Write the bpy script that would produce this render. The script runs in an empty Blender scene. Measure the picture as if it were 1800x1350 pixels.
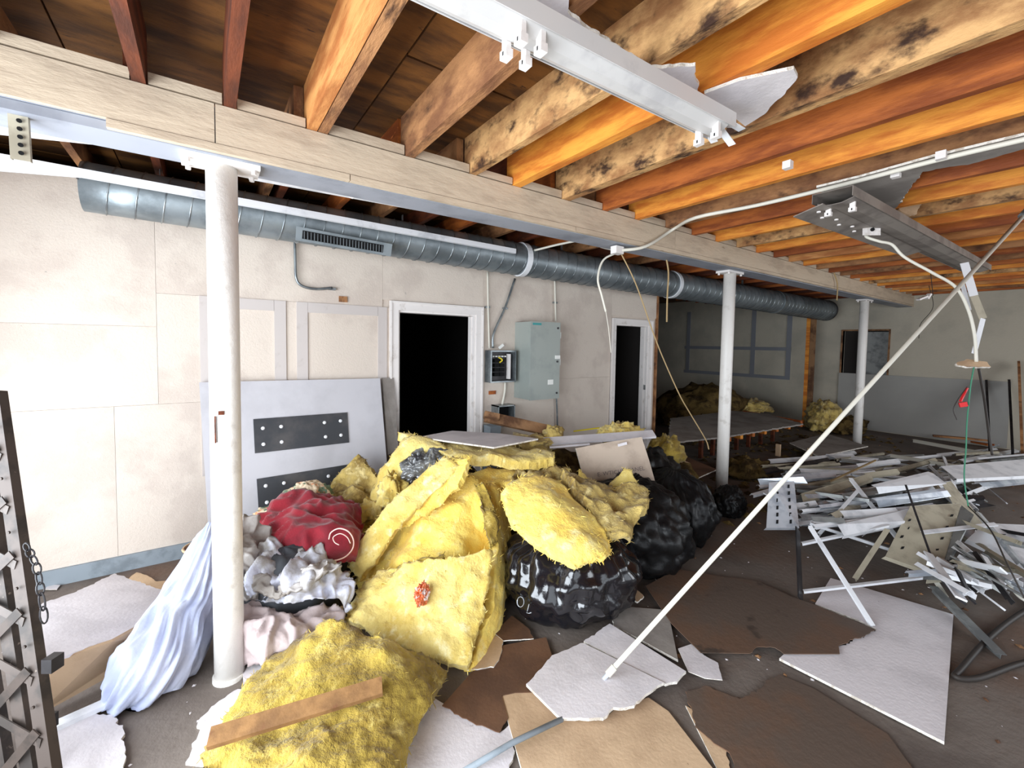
import bpy, bmesh, math, random
import numpy as np
from mathutils import Vector, Matrix, noise
from mathutils.bvhtree import BVHTree
random.seed(7)
SC = bpy.context.scene
COL = SC.collection

# ------------------------------------------------------------------ camera
FPX = 760.0; YAW = math.radians(35.4); PIT = math.radians(2.74); ROLL = math.radians(0.9)
CAMH = 1.65; CY = 640.1
_cy, _sy, _cp, _sp = math.cos(YAW), math.sin(YAW), math.cos(PIT), math.sin(PIT)
FW = Vector((_sy*_cp, _cy*_cp, -_sp)); RT = Vector((_cy, -_sy, 0)); UP = RT.cross(FW)
_cr, _sr = math.cos(ROLL), math.sin(ROLL)
RT, UP = _cr*RT + _sr*UP, _cr*UP - _sr*RT
EYE = Vector((0, 0, CAMH))
cam_data = bpy.data.cameras.new('camera'); cam = bpy.data.objects.new('camera', cam_data)
COL.objects.link(cam); SC.camera = cam
cam_data.sensor_width = 36; cam_data.lens = 36*FPX/1800
cam_data.shift_y = -(675-CY)/1800; cam_data.clip_start = 0.05
cam.matrix_world = Matrix(((RT.x, UP.x, -FW.x, 0), (RT.y, UP.y, -FW.y, 0), (RT.z, UP.z, -FW.z, CAMH), (0, 0, 0, 1)))

# ------------------------------------------------------------------ light, exposure
vs = SC.view_settings
vs.view_transform = 'Standard'; vs.look = 'None'; vs.gamma = 1; vs.use_curve_mapping = False
vs.exposure = 0.0
w = bpy.data.worlds.new('sky'); SC.world = w; w.use_nodes = True
w.node_tree.nodes['Background'].inputs[0].default_value = (0.75, 0.86, 1, 1)
w.node_tree.nodes['Background'].inputs[1].default_value = 1.0
def area(name, loc, target, sx, sy, power, color):
    l = bpy.data.lights.new(name, 'AREA'); l.shape = 'RECTANGLE'; l.size = sx; l.size_y = sy
    l.energy = power; l.color = color
    o = bpy.data.objects.new(name, l); COL.objects.link(o); o.location = loc
    o.rotation_euler = (Vector(target)-Vector(loc)).to_track_quat('-Z', 'Y').to_euler()
    return o
# daylight through the storefront openings (left wall and front wall)
area('daylight_left_window', (-1.56, 1.05, 1.15), (5, 1.05, 1.15), 4.3, 2.0, 330, (0.86, 0.93, 1.0))
area('daylight_front_window', (1.6, -2.86, 1.25), (1.6, 3, 0.1), 5.0, 2.1, 50, (0.90, 0.95, 1.0))
area('daylight_front_right_window', (7.0, -2.86, 1.25), (6.0, 3, 0.0), 3.8, 2.1, 110, (0.92, 0.96, 1.0))

# ------------------------------------------------------------------ pixel -> place helpers
def ray(x, y): return FW + RT*((x-900)/FPX) - UP*((y-CY)/FPX)
def D(x, y, Z): return EYE + ray(x, y)*Z
def PLN(x, y, ax, v):
    d = ray(x, y); return EYE + d*((v-EYE[ax])/d[ax])
def G(x, y, h=0.0): return PLN(x, y, 2, h)
def W(x, y, yy=4.02): return PLN(x, y, 1, yy)
def XP(x, y, xx): return PLN(x, y, 0, xx)
def A(t):   # third value: below 1 = height above the floor, else distance
    return G(*t) if t[2] < 1.0 else D(*t)
def onplane(x, y, p0, n):
    d = ray(x, y); return EYE + d*((p0-EYE).dot(n)/d.dot(n))

# ------------------------------------------------------------------ materials
MATS = {}
def mat(name, col, rough=.8, c2=None, scale=4, lo=.4, hi=.65, c3=None, lo3=.6, hi3=.7, s3=8, stretch=(1,1,1), bump=0, bscale=60, metal=0, spec=.4, detail=6, coat=0, sheen=0):
    m = bpy.data.materials.new(name); m.use_nodes = True; nt = m.node_tree; N = nt.nodes; L = nt.links
    b = N['Principled BSDF']; b.inputs['Roughness'].default_value = rough; b.inputs['Metallic'].default_value = metal
    b.inputs['Specular IOR Level'].default_value = spec; b.inputs['Coat Weight'].default_value = coat
    b.inputs['Sheen Weight'].default_value = sheen
    b.inputs['Base Color'].default_value = (*col, 1)
    if c2 or bump:
        tc = N.new('ShaderNodeTexCoord'); mp = N.new('ShaderNodeMapping'); mp.inputs['Scale'].default_value = stretch
        L.new(tc.outputs['Object'], mp.inputs[0])
        oi = N.new('ShaderNodeObjectInfo'); mul = N.new('ShaderNodeMath'); mul.operation = 'MULTIPLY'; mul.inputs[1].default_value = 57
        L.new(oi.outputs['Random'], mul.inputs[0])
        def nz(s, det=detail):
            n = N.new('ShaderNodeTexNoise'); n.noise_dimensions = '4D'; n.inputs['Scale'].default_value = s
            n.inputs['Detail'].default_value = det; n.inputs['Roughness'].default_value = .62
            L.new(mp.outputs[0], n.inputs['Vector']); L.new(mul.outputs[0], n.inputs['W']); return n
        def ramp(n, a, c):
            r = N.new('ShaderNodeMapRange'); r.inputs['From Min'].default_value = a; r.inputs['From Max'].default_value = c
            r.interpolation_type = 'SMOOTHSTEP'; L.new(n.outputs['Fac'], r.inputs['Value']); return r
        if c2:
            r = ramp(nz(scale), lo, hi); mx = N.new('ShaderNodeMix'); mx.data_type = 'RGBA'
            L.new(r.outputs[0], mx.inputs['Factor']); mx.inputs['A'].default_value = (*col, 1); mx.inputs['B'].default_value = (*c2, 1)
            out = mx.outputs['Result']
            if c3:
                r = ramp(nz(s3), lo3, hi3); m2 = N.new('ShaderNodeMix'); m2.data_type = 'RGBA'
                L.new(r.outputs[0], m2.inputs['Factor']); L.new(out, m2.inputs['A']); m2.inputs['B'].default_value = (*c3, 1)
                out = m2.outputs['Result']
            L.new(out, b.inputs['Base Color'])
        if bump:
            bp = N.new('ShaderNodeBump'); bp.inputs['Strength'].default_value = bump; bp.inputs['Distance'].default_value = .02
            L.new(nz(bscale, 4).outputs['Fac'], bp.inputs['Height']); L.new(bp.outputs[0], b.inputs['Normal'])
    MATS[name] = m; return m
def srgb(r, g, b):
    f = lambda c: (c/255/12.92) if c <= 10 else ((c/255+.055)/1.055)**2.4
    return (f(r), f(g), f(b))
S = srgb
mat('wall_paint', S(216,203,190), .85, S(204,190,178), 2.5, .45, .62, S(166,158,150), .69, .72, 22, bump=.25, bscale=70)
mat('far_wall_paint', S(190,182,165), .85, S(170,164,150), 1.2, .4, .65, bump=.2, bscale=40)
mat('dark_room', S(34,30,28), .95)  # near-black colour puts the darkness of unlit rooms into their walls
mat('floor', S(120,110,102), .7, S(94,84,78), 1.6, .38, .64, S(112,88,72), .5, .75, .9, bump=.25, bscale=30)
mat('trim_white', S(232,226,222), .5, S(205,196,188), 9, .55, .7, bump=.1, bscale=40)
mat('batten_paint', S(198,189,184), .6, S(186,176,170), 9, .55, .7)
mat('batten_grey', S(132,134,140), .7)
mat('baseboard', S(138,147,154), .6, S(118,126,132), 6, .5, .65)
mat('deck', S(118,76,30), .75, S(70,42,16), 2.2, .38, .62, S(40,20,10), .62, .7, 9, stretch=(1,4,4), bump=.2, bscale=30)
mat('wood_orange', S(238,158,62), .65, S(198,110,38), 5, .38, .62, S(110,45,16), .68, .76, 11, stretch=(3,.6,3), bump=.15, bscale=30)
mat('wood_light', S(214,150,88), .65, S(170,104,54), 5, .4, .64, S(120,60,24), .66, .74, 9, stretch=(3,.6,3), bump=.15, bscale=30)
mat('wood_red', S(186,104,44), .65, S(132,64,24), 4, .38, .62, S(226,128,60), .66, .74, 8, stretch=(3,.6,3), bump=.15, bscale=30)
mat('wood_dark', S(112,54,26), .7, S(70,32,16), 4, .38, .62, S(160,92,50), .68, .76, 8, stretch=(3,.6,3), bump=.15, bscale=30)
mat('wood_stained', S(214,168,112), .75, S(150,104,64), 5, .36, .64, S(58,36,24), .48, .67, 7, stretch=(3,1,1.5), bump=.3, bscale=20)
mat('wood_brown', S(176,126,82), .75, S(120,78,50), 4, .38, .64, S(70,44,30), .5, .74, 7, stretch=(3,.8,1.5), bump=.3, bscale=20)
mat('plank_wood', S(152,112,68), .8, S(118,84,50), 7, .4, .64, S(112,72,44), .6, .72, 14, bump=.15, bscale=30)
mat('far_sheet', S(168,166,160), .85, S(156,154,150), .8, .3, .7)
mat('wood_old', S(150,112,78), .8, S(92,62,42), 6, .4, .62, bump=.3, bscale=30)
mat('beam_paint', S(206,188,164), .6, S(188,170,148), 5, .45, .62, S(150,128,104), .66, .72, 12, stretch=(.5,1,2), bump=.3, bscale=26)
mat('beam_steel', S(158,162,172), .5, S(134,138,148), 3, .45, .65)
mat('column_paint', S(236,232,226), .4, S(208,202,194), 6, .55, .7, S(120,96,78), .72, .75, 18, bump=.15, bscale=40)
mat('galvanized', S(150,156,158), .36, S(118,124,128), 7, .4, .6, metal=.75, bump=.08, bscale=30)
mat('duct_metal', S(146,154,158), .42, S(122,130,134), 5, .4, .62, metal=.6, bump=.06, bscale=30)
mat('white_metal', S(232,233,236), .35, S(204,206,210), 5, .5, .65, bump=.05)
mat('bright_metal', S(226,232,240), .25, S(182,190,200), 5, .45, .62, metal=.45)
mat('fixture_white', S(206,204,202), .4, S(188,186,186), 5, .5, .65)
mat('fixture_grey', S(138,130,122), .55, S(116,108,102), 5, .45, .62)
mat('grey_metal', S(150,152,150), .45, S(116,118,118), 5, .45, .62, metal=.35)
mat('beige_metal', S(178,170,150), .5, S(150,142,124), 5, .45, .62)
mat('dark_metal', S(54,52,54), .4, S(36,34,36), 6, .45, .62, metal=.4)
mat('gate_metal', S(70,60,54), .55, S(48,42,38), 9, .45, .62, S(130,118,108), .66, .7, 20, metal=.2)
mat('panel_green', S(158,164,158), .45, S(148,155,150), 3, .45, .6)
mat('black_plastic', S(18,18,22), .2, spec=.6, bump=.25, bscale=8, coat=.5, c2=S(26,25,30), scale=4)
mat('dark_bag', S(14,14,16), .42, spec=.3, bump=.35, bscale=9, c2=S(22,22,22), scale=4)
mat('clear_film', S(120,122,122), .12, S(50,50,54), 7, .4, .6, spec=.7, bump=.8, bscale=14, coat=.6)
mat('hole', S(10,10,12), .9)
mat('board_white', S(226,220,222), .85, S(208,202,204), 3, .42, .62, S(160,150,145), .68, .73, 10, bump=.12, bscale=60)
mat('board_tan', S(206,176,142), .85, S(188,158,126), 3, .42, .62, S(120,92,66), .7, .74, 14, bump=.12, bscale=60)
mat('board_paper', S(196,178,160), .85, S(176,158,142), 4, .42, .62, bump=.1, bscale=60)
mat('board_grey', S(154,147,140), .85, S(130,123,117), 3, .42, .62, S(92,84,78), .68, .73, 10, bump=.1)
mat('board_brown', S(112,80,58), .8, S(90,64,48), 3, .42, .62, bump=.1)
mat('lino', S(96,82,72), .6, S(106,82,66), 2, .45, .62, S(74,62,54), .6, .68, 5, bump=.15, bscale=30)
mat('panel_grey', S(196,194,198), .5, S(182,180,184), 2, .4, .65, S(160,155,150), .7, .74, 7)
mat('plate_dark', S(62,64,68), .42, S(84,82,82), 3, .45, .65, metal=.2)
mat('ins_bright', S(253,228,122), .95, S(242,202,92), 4, .36, .68, S(255,240,176), .5, .75, 11, bump=.6, bscale=32, spec=.1, sheen=.2)
mat('ins_yellow', S(240,217,134), .95, S(214,184,92), 5, .38, .66, S(250,238,182), .52, .72, 13, bump=.7, bscale=36, spec=.1, sheen=.2)
mat('ins_olive', S(184,158,72), .95, S(132,108,46), 5, .38, .64, S(212,190,112), .52, .72, 12, bump=.8, bscale=36, spec=.1, sheen=.2)
mat('ins_dirty', S(214,188,112), .95, S(124,98,50), 6, .40, .62, S(234,214,150), .52, .7, 12, bump=.8, bscale=40, spec=.1, sheen=.2)
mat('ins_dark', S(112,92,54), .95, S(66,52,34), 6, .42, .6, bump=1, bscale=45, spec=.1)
mat('red_cloth', S(150,18,38), .8, S(118,12,30), 5, .42, .62, bump=.2, bscale=90, sheen=.3)
mat('tarp_white', S(208,214,236), .38, S(186,194,222), 5, .42, .62, spec=.5, bump=.3, bscale=12)
mat('tarp_grey', S(176,170,166), .45, S(146,138,130), 4, .42, .62, spec=.5, bump=.3, bscale=14)
mat('tarp_pink', S(200,184,182), .45, S(176,160,158), 4, .42, .62, spec=.5, bump=.3, bscale=14)
mat('tarp_mix', S(206,208,222), .42, S(150,144,138), 7, .38, .6, spec=.5, bump=.35, bscale=18)
mat('cloth_dark', S(70,72,76), .8, S(50,50,56), 5, .42, .62)
mat('plaid', S(226,206,176), .8, S(110,128,104), 9, .5, .54, S(214,150,110), .56, .6, 14)
mat('cable_white', S(224,220,206), .5); mat('cable_dark', S(50,44,40), .6); mat('cable_tan', S(176,150,108), .7)
mat('string', S(226,190,180), .8); mat('green_wire', S(60,130,100), .6); mat('red_plastic', S(214,40,44), .4)
mat('yellow_plastic', S(222,200,40), .5)
mat('orange_wrap', S(216,104,56), .2, S(240,220,214), 30, .5, .56, spec=.8, bump=.8, bscale=60)
mat('teal', S(60,150,150), .5); mat('sticker', S(235,235,230), .5); mat('print_grey', S(112,100,96), .9)
mat('asphalt', S(120,118,114), .9)
mat('gypsum', S(238,232,222), .95, S(200,190,176), 30, .5, .6, bump=.6, bscale=90)
M = MATS

# ------------------------------------------------------------------ object helpers
def tag(o, label=None, cat=None, group=None, kind=None):
    if label: o['label'] = label
    if cat: o['category'] = cat
    if group: o['group'] = group
    if kind: o['kind'] = kind
    return o
def obj(name, vf, m, parent=None, smooth=False, label=None, cat=None, group=None, kind=None, m2=None, m2faces=None):
    v, f = vf
    v = [Vector(p) for p in v]
    if parent is None:
        org = Vector((sum(p.x for p in v)/len(v), sum(p.y for p in v)/len(v), min(p.z for p in v)))
    else:
        org = sum(v, Vector())/len(v)
    me = bpy.data.meshes.new(name); me.from_pydata([p-org for p in v], [], f)
    me.materials.append(M[m] if isinstance(m, str) else m)
    if m2: me.materials.append(M[m2])
    if m2faces:
        for i in m2faces: me.polygons[i].material_index = 1
    bm = bmesh.new(); bm.from_mesh(me); bmesh.ops.recalc_face_normals(bm, faces=bm.faces); bm.to_mesh(me); bm.free()
    if smooth:
        sm = [True]*len(me.polygons)
        if smooth != True: sm[-smooth:] = [False]*smooth
        me.polygons.foreach_set('use_smooth', sm)
    o = bpy.data.objects.new(name, me); COL.objects.link(o)
    if parent is not None:
        o.parent = parent; pw = Vector(parent['_w']) ; o.location = org - pw
    else: o.location = org
    o['_w'] = list(org)
    return tag(o, label, cat, group, kind)
def empty(name, loc, label=None, cat=None, group=None, kind=None):
    o = bpy.data.objects.new(name, None); COL.objects.link(o); o.location = loc; o['_w'] = list(loc)
    o.empty_display_size = .1
    return tag(o, label, cat, group, kind)
def box(a, b):
    x0, y0, z0 = [min(a[i], b[i]) for i in range(3)]; x1, y1, z1 = [max(a[i], b[i]) for i in range(3)]
    v = [(x0,y0,z0),(x1,y0,z0),(x1,y1,z0),(x0,y1,z0),(x0,y0,z1),(x1,y0,z1),(x1,y1,z1),(x0,y1,z1)]
    return v, [(0,3,2,1),(4,5,6,7),(0,1,5,4),(1,2,6,5),(2,3,7,6),(3,0,4,7)]
def merge(*vfs):
    V, F = [], []
    for v, f in vfs:
        n = len(V); V += list(v); F += [tuple(i+n for i in q) for q in f]
    return V, F
def frame(p0, p1, up=(0,0,1)):
    a = (Vector(p1)-Vector(p0)).normalized(); u = Vector(up)
    s = a.cross(u)
    if s.length < 1e-4: s = a.cross(Vector((1,0,0)))
    s.normalize(); return a, s, s.cross(a)
def bar(p0, p1, wd, ht, up=(0,0,1), bend=None):
    p0, p1 = Vector(p0), Vector(p1); a, s, u = frame(p0, p1, up)
    v = []
    for p in (p0, p1):
        for i, j in ((-1,-1),(1,-1),(1,1),(-1,1)): v.append(p + s*(i*wd/2) + u*(j*ht/2))
    return v, [(0,1,2,3),(7,6,5,4),(0,4,5,1),(1,5,6,2),(2,6,7,3),(3,7,4,0)]
def extrude_profile(p0, p1, prof, up=(0,0,1), closed=False):   # prof: list of (side, up) open strip
    p0, p1 = Vector(p0), Vector(p1); a, s, u = frame(p0, p1, up)
    v = [p + s*x + u*y for p in (p0, p1) for x, y in prof]; n = len(prof)
    f = [(i, i+1, n+i+1, n+i) for i in range(n-1)]
    if closed: f += [(n-1, 0, n, 2*n-1), tuple(range(n-1, -1, -1)), tuple(range(n, 2*n))]
    return v, f
def thickprof(prof, t):   # open strip -> closed outline with thickness t
    P = [Vector(p) for p in prof]; out = []
    for i, p in enumerate(P):
        d = Vector((0, 0))
        if i > 0: d += (P[i]-P[i-1]).normalized()
        if i < len(P)-1: d += (P[i+1]-P[i]).normalized()
        d.normalize(); out.append(p + Vector((-d.y, d.x))*t)
    return [tuple(p) for p in P] + [tuple(p) for p in reversed(out)]
def catmull(P, n):
    P = [Vector(p) for p in P]
    if len(P) < 3: return [P[0].lerp(P[-1], i/n) for i in range(n+1)]
    Q = [2*P[0]-P[1]] + P + [2*P[-1]-P[-2]]; out = []
    for i in range(1, len(Q)-2):
        for k in range(n):
            t = k/n; a, b, c, d = Q[i-1:i+3]
            out.append(.5*((2*b) + (c-a)*t + (2*a-5*b+4*c-d)*t*t + (3*b-a-3*c+d)*t**3))
    out.append(P[-1]); return out
def tube(P, r, n=8, sm=0, radii=None):
    P = catmull(P, sm) if sm else [Vector(p) for p in P]
    v, f = [], []; ref = None; N = len(P)
    for i, p in enumerate(P):
        a = (P[min(i+1, N-1)] - P[max(i-1, 0)]).normalized()
        if ref is None: ref = a.orthogonal().normalized()
        ref = (ref - a*ref.dot(a)).normalized(); s2 = a.cross(ref)
        rr = radii[i] if radii else r
        for k in range(n):
            t = 2*math.pi*k/n; v.append(p + (ref*math.cos(t) + s2*math.sin(t))*rr)
        if i: f += [((i-1)*n+k, (i-1)*n+(k+1) % n, i*n+(k+1) % n, i*n+k) for k in range(n)]
    f += [tuple(range(n-1, -1, -1)), tuple(range((N-1)*n, N*n))]
    return v, f
def slab(P, th, jag=None, jl=.018, ja=.008, down=True, edges=None, seed=0):
    """planar outline P -> plate of thickness th; jag: set of edge indices torn (True = all)"""
    P = [Vector(p) for p in P]; n = Vector()
    for i in range(len(P)): n += (P[i]-P[0]).cross(P[(i+1) % len(P)]-P[0])
    n.normalize()
    if n.dot(EYE - P[0]) < 0: n = -n
    rnd = random.Random(seed + len(P)*13 + int(abs(P[0].x)*1000)); out = []
    for i, p in enumerate(P):
        q = P[(i+1) % len(P)]; out.append(p)
        if jag is True or (jag and i in jag):
            k = max(2, int((q-p).length/jl)); side = (q-p).normalized().cross(n); ph = rnd.random()*50
            for j in range(1, k):
                out.append(p.lerp(q, (j+rnd.uniform(-.3, .3))/k) + side*(ja*.8*rnd.uniform(-1, 1) + 2.4*ja*noise.noise(Vector((ph+j*jl*11, 0, 0))) + 1.6*ja*noise.noise(Vector((ph*2+j*jl*31, 3, 0)))))
    N = len(out); v = out + [p - n*th for p in out]
    f = [tuple(range(N)), tuple(range(2*N-1, N-1, -1))] + [(i, (i+1) % N, N+(i+1) % N, N+i) for i in range(N)]
    return v, f
def board(name, pts, m, label, cat='board', h=None, th=.013, jag=None, plane=None, edge='gypsum', parent=None, group=None, **k):
    if plane: P = [onplane(x, y, *plane) for x, y in pts]
    elif h is not None: P = [G(x, y, h) for x, y in pts]
    else: P = [D(*p) for p in pts]
    vf = slab(P, th, jag, **k)
    nf = len(vf[1])
    return obj(name, vf, m, parent, label=label, cat=cat, group=group, m2=edge, m2faces=range(2, nf))
def pl3(a, b, c):
    a, b, c = A(a), A(b), A(c); n = (b-a).cross(c-a).normalized(); return (a, n)
def sheet(rows, th, n=10, amp=.02, fs=6, fine=.006, ffs=30, edge=.02, seed=0, folds=None, crisp=0):
    """curved blanket through control rows; thickness th; fluffy or folded by noise"""
    R = [[A(p) if not isinstance(p, Vector) else p for p in r] for r in rows]
    R = [catmull(r, n) for r in R]
    cols = list(zip(*R)); C = [catmull(list(c), n) for c in cols]       # C[col][row]
    nu, nv = len(C), len(C[0]); off = Vector((seed*7.3, seed*3.1, 0))
    P = [[C[u][v].copy() for v in range(nv)] for u in range(nu)]
    def nrm(u, v):
        a = C[min(u+1, nu-1)][v]-C[max(u-1, 0)][v]; b = C[u][min(v+1, nv-1)]-C[u][max(v-1, 0)]
        k = a.cross(b); k = k.normalized() if k.length > 1e-9 else Vector((0, 0, 1))
        return k if k.dot(EYE-C[u][v]) > 0 else -k
    V1, V2 = [], []
    for u in range(nu):
        for v in range(nv):
            p = P[u][v]; k = nrm(u, v); q = p + off
            d = amp*noise.noise(q*fs) + amp*.5*noise.noise(q*fs*2.3)
            if folds: d += folds*(1-2*abs(noise.noise(Vector((q.x*fs*.8, q.y*fs*.8, q.z*fs*.35)))))*.7
            if folds and crisp:
                w1 = noise.noise(Vector((q.x*fs*2.1, q.y*fs*2.1, q.z*fs*.9))+Vector((9, 9, 9))); d += crisp*(1-3*min(abs(w1), .33))
            d += fine*noise.noise(q*ffs) + fine*.6*noise.noise(q*ffs*2.4)
            eu = min(u, nu-1-u)/max(1, nu-1); ev = min(v, nv-1-v)/max(1, nv-1)
            e = min(eu, ev)
            jit = Vector((0, 0, 0))
            if e == 0 and edge: jit = noise.noise_vector(q*63)*edge*.7 + noise.noise_vector(q*11)*edge*1.1
            rim = min(1, .8 + e*6)
            V1.append(p + k*(d + th*.5*rim) + jit); V2.append(p + k*(d*.6 - th*.5*rim) + jit*.7)
    N = nu*nv; V = V1 + V2; F = []
    for u in range(nu-1):
        for v in range(nv-1):
            a = u*nv+v; q = (a, a+1, a+nv+1, a+nv); F.append(q); F.append(tuple(N+i for i in reversed(q)))
    ring = [u*nv for u in range(nu)] + [(nu-1)*nv+v for v in range(1, nv)] + [u*nv+nv-1 for u in range(nu-2, -1, -1)] + [v for v in range(nv-2, 0, -1)]
    for i in range(len(ring)):
        a, b = ring[i], ring[(i+1) % len(ring)]; F.append((a, b, N+b, N+a))
    return V, F
def blob(c, rx, ry, rz, nu=40, nv=24, amp=.1, fs=3, crease=0, cn=14, seed=0, floor=None, rot=0):
    """lumpy closed bag: radial creases gather to the top"""
    c = Vector(c); V, F = [], []; cr, sr = math.cos(rot), math.sin(rot)
    for j in range(nv+1):
        ph = math.pi*j/nv
        for i in range(nu):
            t = 2*math.pi*i/nu
            d = Vector((math.sin(ph)*math.cos(t), math.sin(ph)*math.sin(t), math.cos(ph)))
            k = 1 + amp*noise.noise(d*fs + Vector((seed*5, 0, 0))) + amp*.5*noise.noise(d*fs*2.7 + Vector((seed*3, 1, 0)))
            if crease:
                wv = abs(math.sin(t*cn/2 + 2.2*noise.noise(d*2+Vector((seed, 0, 0)))))
                k += crease*(wv**.6-.6)*math.sin(ph)*(.12+1.1*(d.z*.5+.5)**1.6)
            p = Vector((d.x*rx*k, d.y*ry*k, d.z*rz*k)); p = Vector((p.x*cr-p.y*sr, p.x*sr+p.y*cr, p.z)) + c
            if floor is not None and p.z < floor: p.z = floor + .002*j
            V.append(p)
        if j: F += [((j-1)*nu+i, (j-1)*nu+(i+1) % nu, j*nu+(i+1) % nu, j*nu+i) for i in range(nu)]
    return V, F
def loft(secs, n=28, amp=.1, seed=0, fz=5):
    """closed body through (px,py,Z,half width px,depth m) sections"""
    C = [D(a, b, z) for a, b, z, r, d in secs]; K = 14
    Cs = catmull(C, K); rs = catmull([Vector((s[3]*s[2]/FPX, s[4], 0)) for s in secs], K); V, F = [], []
    for i, c in enumerate(Cs):
        a = (Cs[min(i+1, len(Cs)-1)]-Cs[max(i-1, 0)]).normalized(); s = a.cross(FW).normalized(); dd = s.cross(a).normalized()
        for k in range(n):
            t = 2*math.pi*k/n; q = Vector((math.cos(t)*3, math.sin(t)*3, i/K*.40+seed*9))
            m_ = 1 + amp*(1-2.4*abs(noise.noise(q*1.2))) + amp*.38*(1-3.4*abs(noise.noise(Vector((q.x*2.1, q.y*2.1, q.z*1.1))))) + amp*.2*noise.noise(q*fz)
            p = c + s*(math.cos(t)*rs[i].x*m_) + dd*(math.sin(t)*rs[i].y*m_)
            if p.z < .012: p.z = .012
            V.append(p)
        if i: F += [((i-1)*n+k, (i-1)*n+(k+1) % n, i*n+(k+1) % n, i*n+k) for k in range(n)]
    F += [tuple(range(n-1, -1, -1)), tuple(range((len(Cs)-1)*n, len(Cs)*n))]
    return V, F
def bvh(o):
    me = o.data; mw = Vector(o['_w']); return BVHTree.FromPolygons([v.co+mw for v in me.vertices], [tuple(p.vertices) for p in me.polygons])
def cyl(c, axis, r, l, n=12):
    a = Vector(axis).normalized(); c = Vector(c); return tube([c-a*l/2, c+a*l/2], r, n)
#==SETTING==
XL, XR, YF, YB = -1.6, 11.0, -2.9, 4.02
ZJ = 2.67; ZD = 2.905
def struct(name, vf, m, parent=None, **k): return obj(name, vf, m, parent, kind=None if parent else 'structure', **k)
# floor with a slightly uneven poured surface
fl = struct('floor', box((XL-.2, YF-.2, -.1), (XR+.2, 9.2, 0)), 'floor', label='dirty grey brown concrete floor under the debris', cat='floor')
struct('pavement', box((-9, -12, -.18), (16, YF-.2, -.12)), 'asphalt', label='grey pavement outside the storefront', cat='pavement')
struct('pavement', box((-9, YF-.2, -.18), (XL-.2, 9, -.12)), 'asphalt', label='grey pavement outside the left window', cat='pavement')
# back wall with two door openings; drywall panels laid on a backing
def wall_y(name, y0, y1, x0, x1, z1, holes, m, **k):
    xs = sorted({x0, x1, *[h[0] for h in holes], *[h[1] for h in holes]}); parts = []
    for a, b in zip(xs, xs[1:]):
        hh = [h for h in holes if h[0] <= a and b <= h[1]]
        if hh:
            h = hh[0]
            if h[2] > 0: parts.append(box((a, y0, 0), (b, y1, h[2])))
            if h[3] < z1: parts.append(box((a, y0, h[3]), (b, y1, z1)))
        else: parts.append(box((a, y0, 0), (b, y1, z1)))
    return struct(name, merge(*parts), m, **k)
WB = wall_y('wall_back', 4.034, 4.14, XL, 5.47, 2.74, [(1.51, 2.37, 0, 1.95), (4.58, 5.30, 0, 1.94)], 'wall_paint', label='pale painted drywall wall with two dark doorways', cat='wall')
g = .0008
PAN = [(XL, -.52, 0, 1.17), (-.52, 1.43, 0, 1.17), (XL, -.28, 1.17, 1.73), (-.28, 1.43, 1.17, 1.97), (XL, -.28, 1.73, 2.7), (-.28, 1.36, 1.97, 2.7),
       (1.36, 2.46, 2.04, 2.7), (2.46, 4.5, 0, 1.22), (2.46, 4.5, 1.22, 2.7), (4.5, 5.47, 2.05, 2.7)]
for x0, x1, z0, z1 in PAN:
    obj('drywall_panel', box((x0+g, 4.02, z0+g), (x1-g, 4.034, z1-g)), 'wall_paint', WB)
struct('wall_left', merge(box((XL-.15, YF, 0), (XL, -2.3, 2.9)), box((XL-.15, 3.3, 0), (XL, 9, 2.9)), box((XL-.15, -2.3, 0), (XL, 3.3, .12)), box((XL-.15, -2.3, 2.2), (XL, 3.3, 2.9))), 'wall_paint', label='left wall with the big storefront opening', cat='wall')
struct('wall_front', merge(box((XL-.15, YF-.15, 0), (-1, YF, 2.9)), box((4.3, YF-.15, 0), (5.0, YF, 2.9)), box((9.2, YF-.15, 0), (XR, YF, 2.9)), box((-1, YF-.15, 0), (9.2, YF, .15)), box((-1, YF-.15, 2.35), (9.2, YF, 2.9))), 'wall_paint', label='front wall with storefront openings behind the viewer', cat='wall')
# far wall with a dark window opening
wy0, wy1, wz0, wz1 = 2.67, 3.42, 1.08, 2.02
wf = struct('wall_right', merge(box((XR, YF, 0), (XR+.12, wy0, 2.9)), box((XR, wy1, 0), (XR+.12, 9.1, 2.9)), box((XR, wy0, 0), (XR+.12, wy1, wz0)), box((XR, wy0, wz1), (XR+.12, wy1, 2.9))), 'far_wall_paint', label='far beige wall beyond the columns', cat='wall')
w1 = struct('window_1', box((XR+.22, wy0-.05, wz0-.05), (XR+.24, wy1+.05, wz1+.05)), 'dark_room', label='dark boarded opening in the far wall behind the third column', cat='window')
obj('pane', box((XR+.14, wy0+.02, wz0+.02), (XR+.15, wy0+.5, wz1-.02)), 'grey_metal', w1)
for a, b in (((XR-.01, wy0-.03, wz0-.03), (XR+.1, wy0, wz1+.03)), ((XR-.01, wy1, wz0-.03), (XR+.1, wy1+.03, wz1+.03)), ((XR-.01, wy0, wz1), (XR+.1, wy1, wz1+.03)), ((XR-.01, wy0, wz0-.03), (XR+.1, wy1, wz0))):
    obj('window_frame', box(a, b), 'wood_old', w1)
struct('wall_back_room', box((XL, 9, 0), (XR+.12, 9.1, 2.9)), 'dark_room', label='back wall of the rear room, coloured near black as unlit', cat='wall')
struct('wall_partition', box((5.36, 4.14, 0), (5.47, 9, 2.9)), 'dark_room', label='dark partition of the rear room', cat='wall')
struct('wall_partition', box((3.4, 4.14, 0), (3.46, 9, 2.9)), 'dark_room', label='dark partition between the two rooms behind the doorways', cat='wall')
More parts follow.
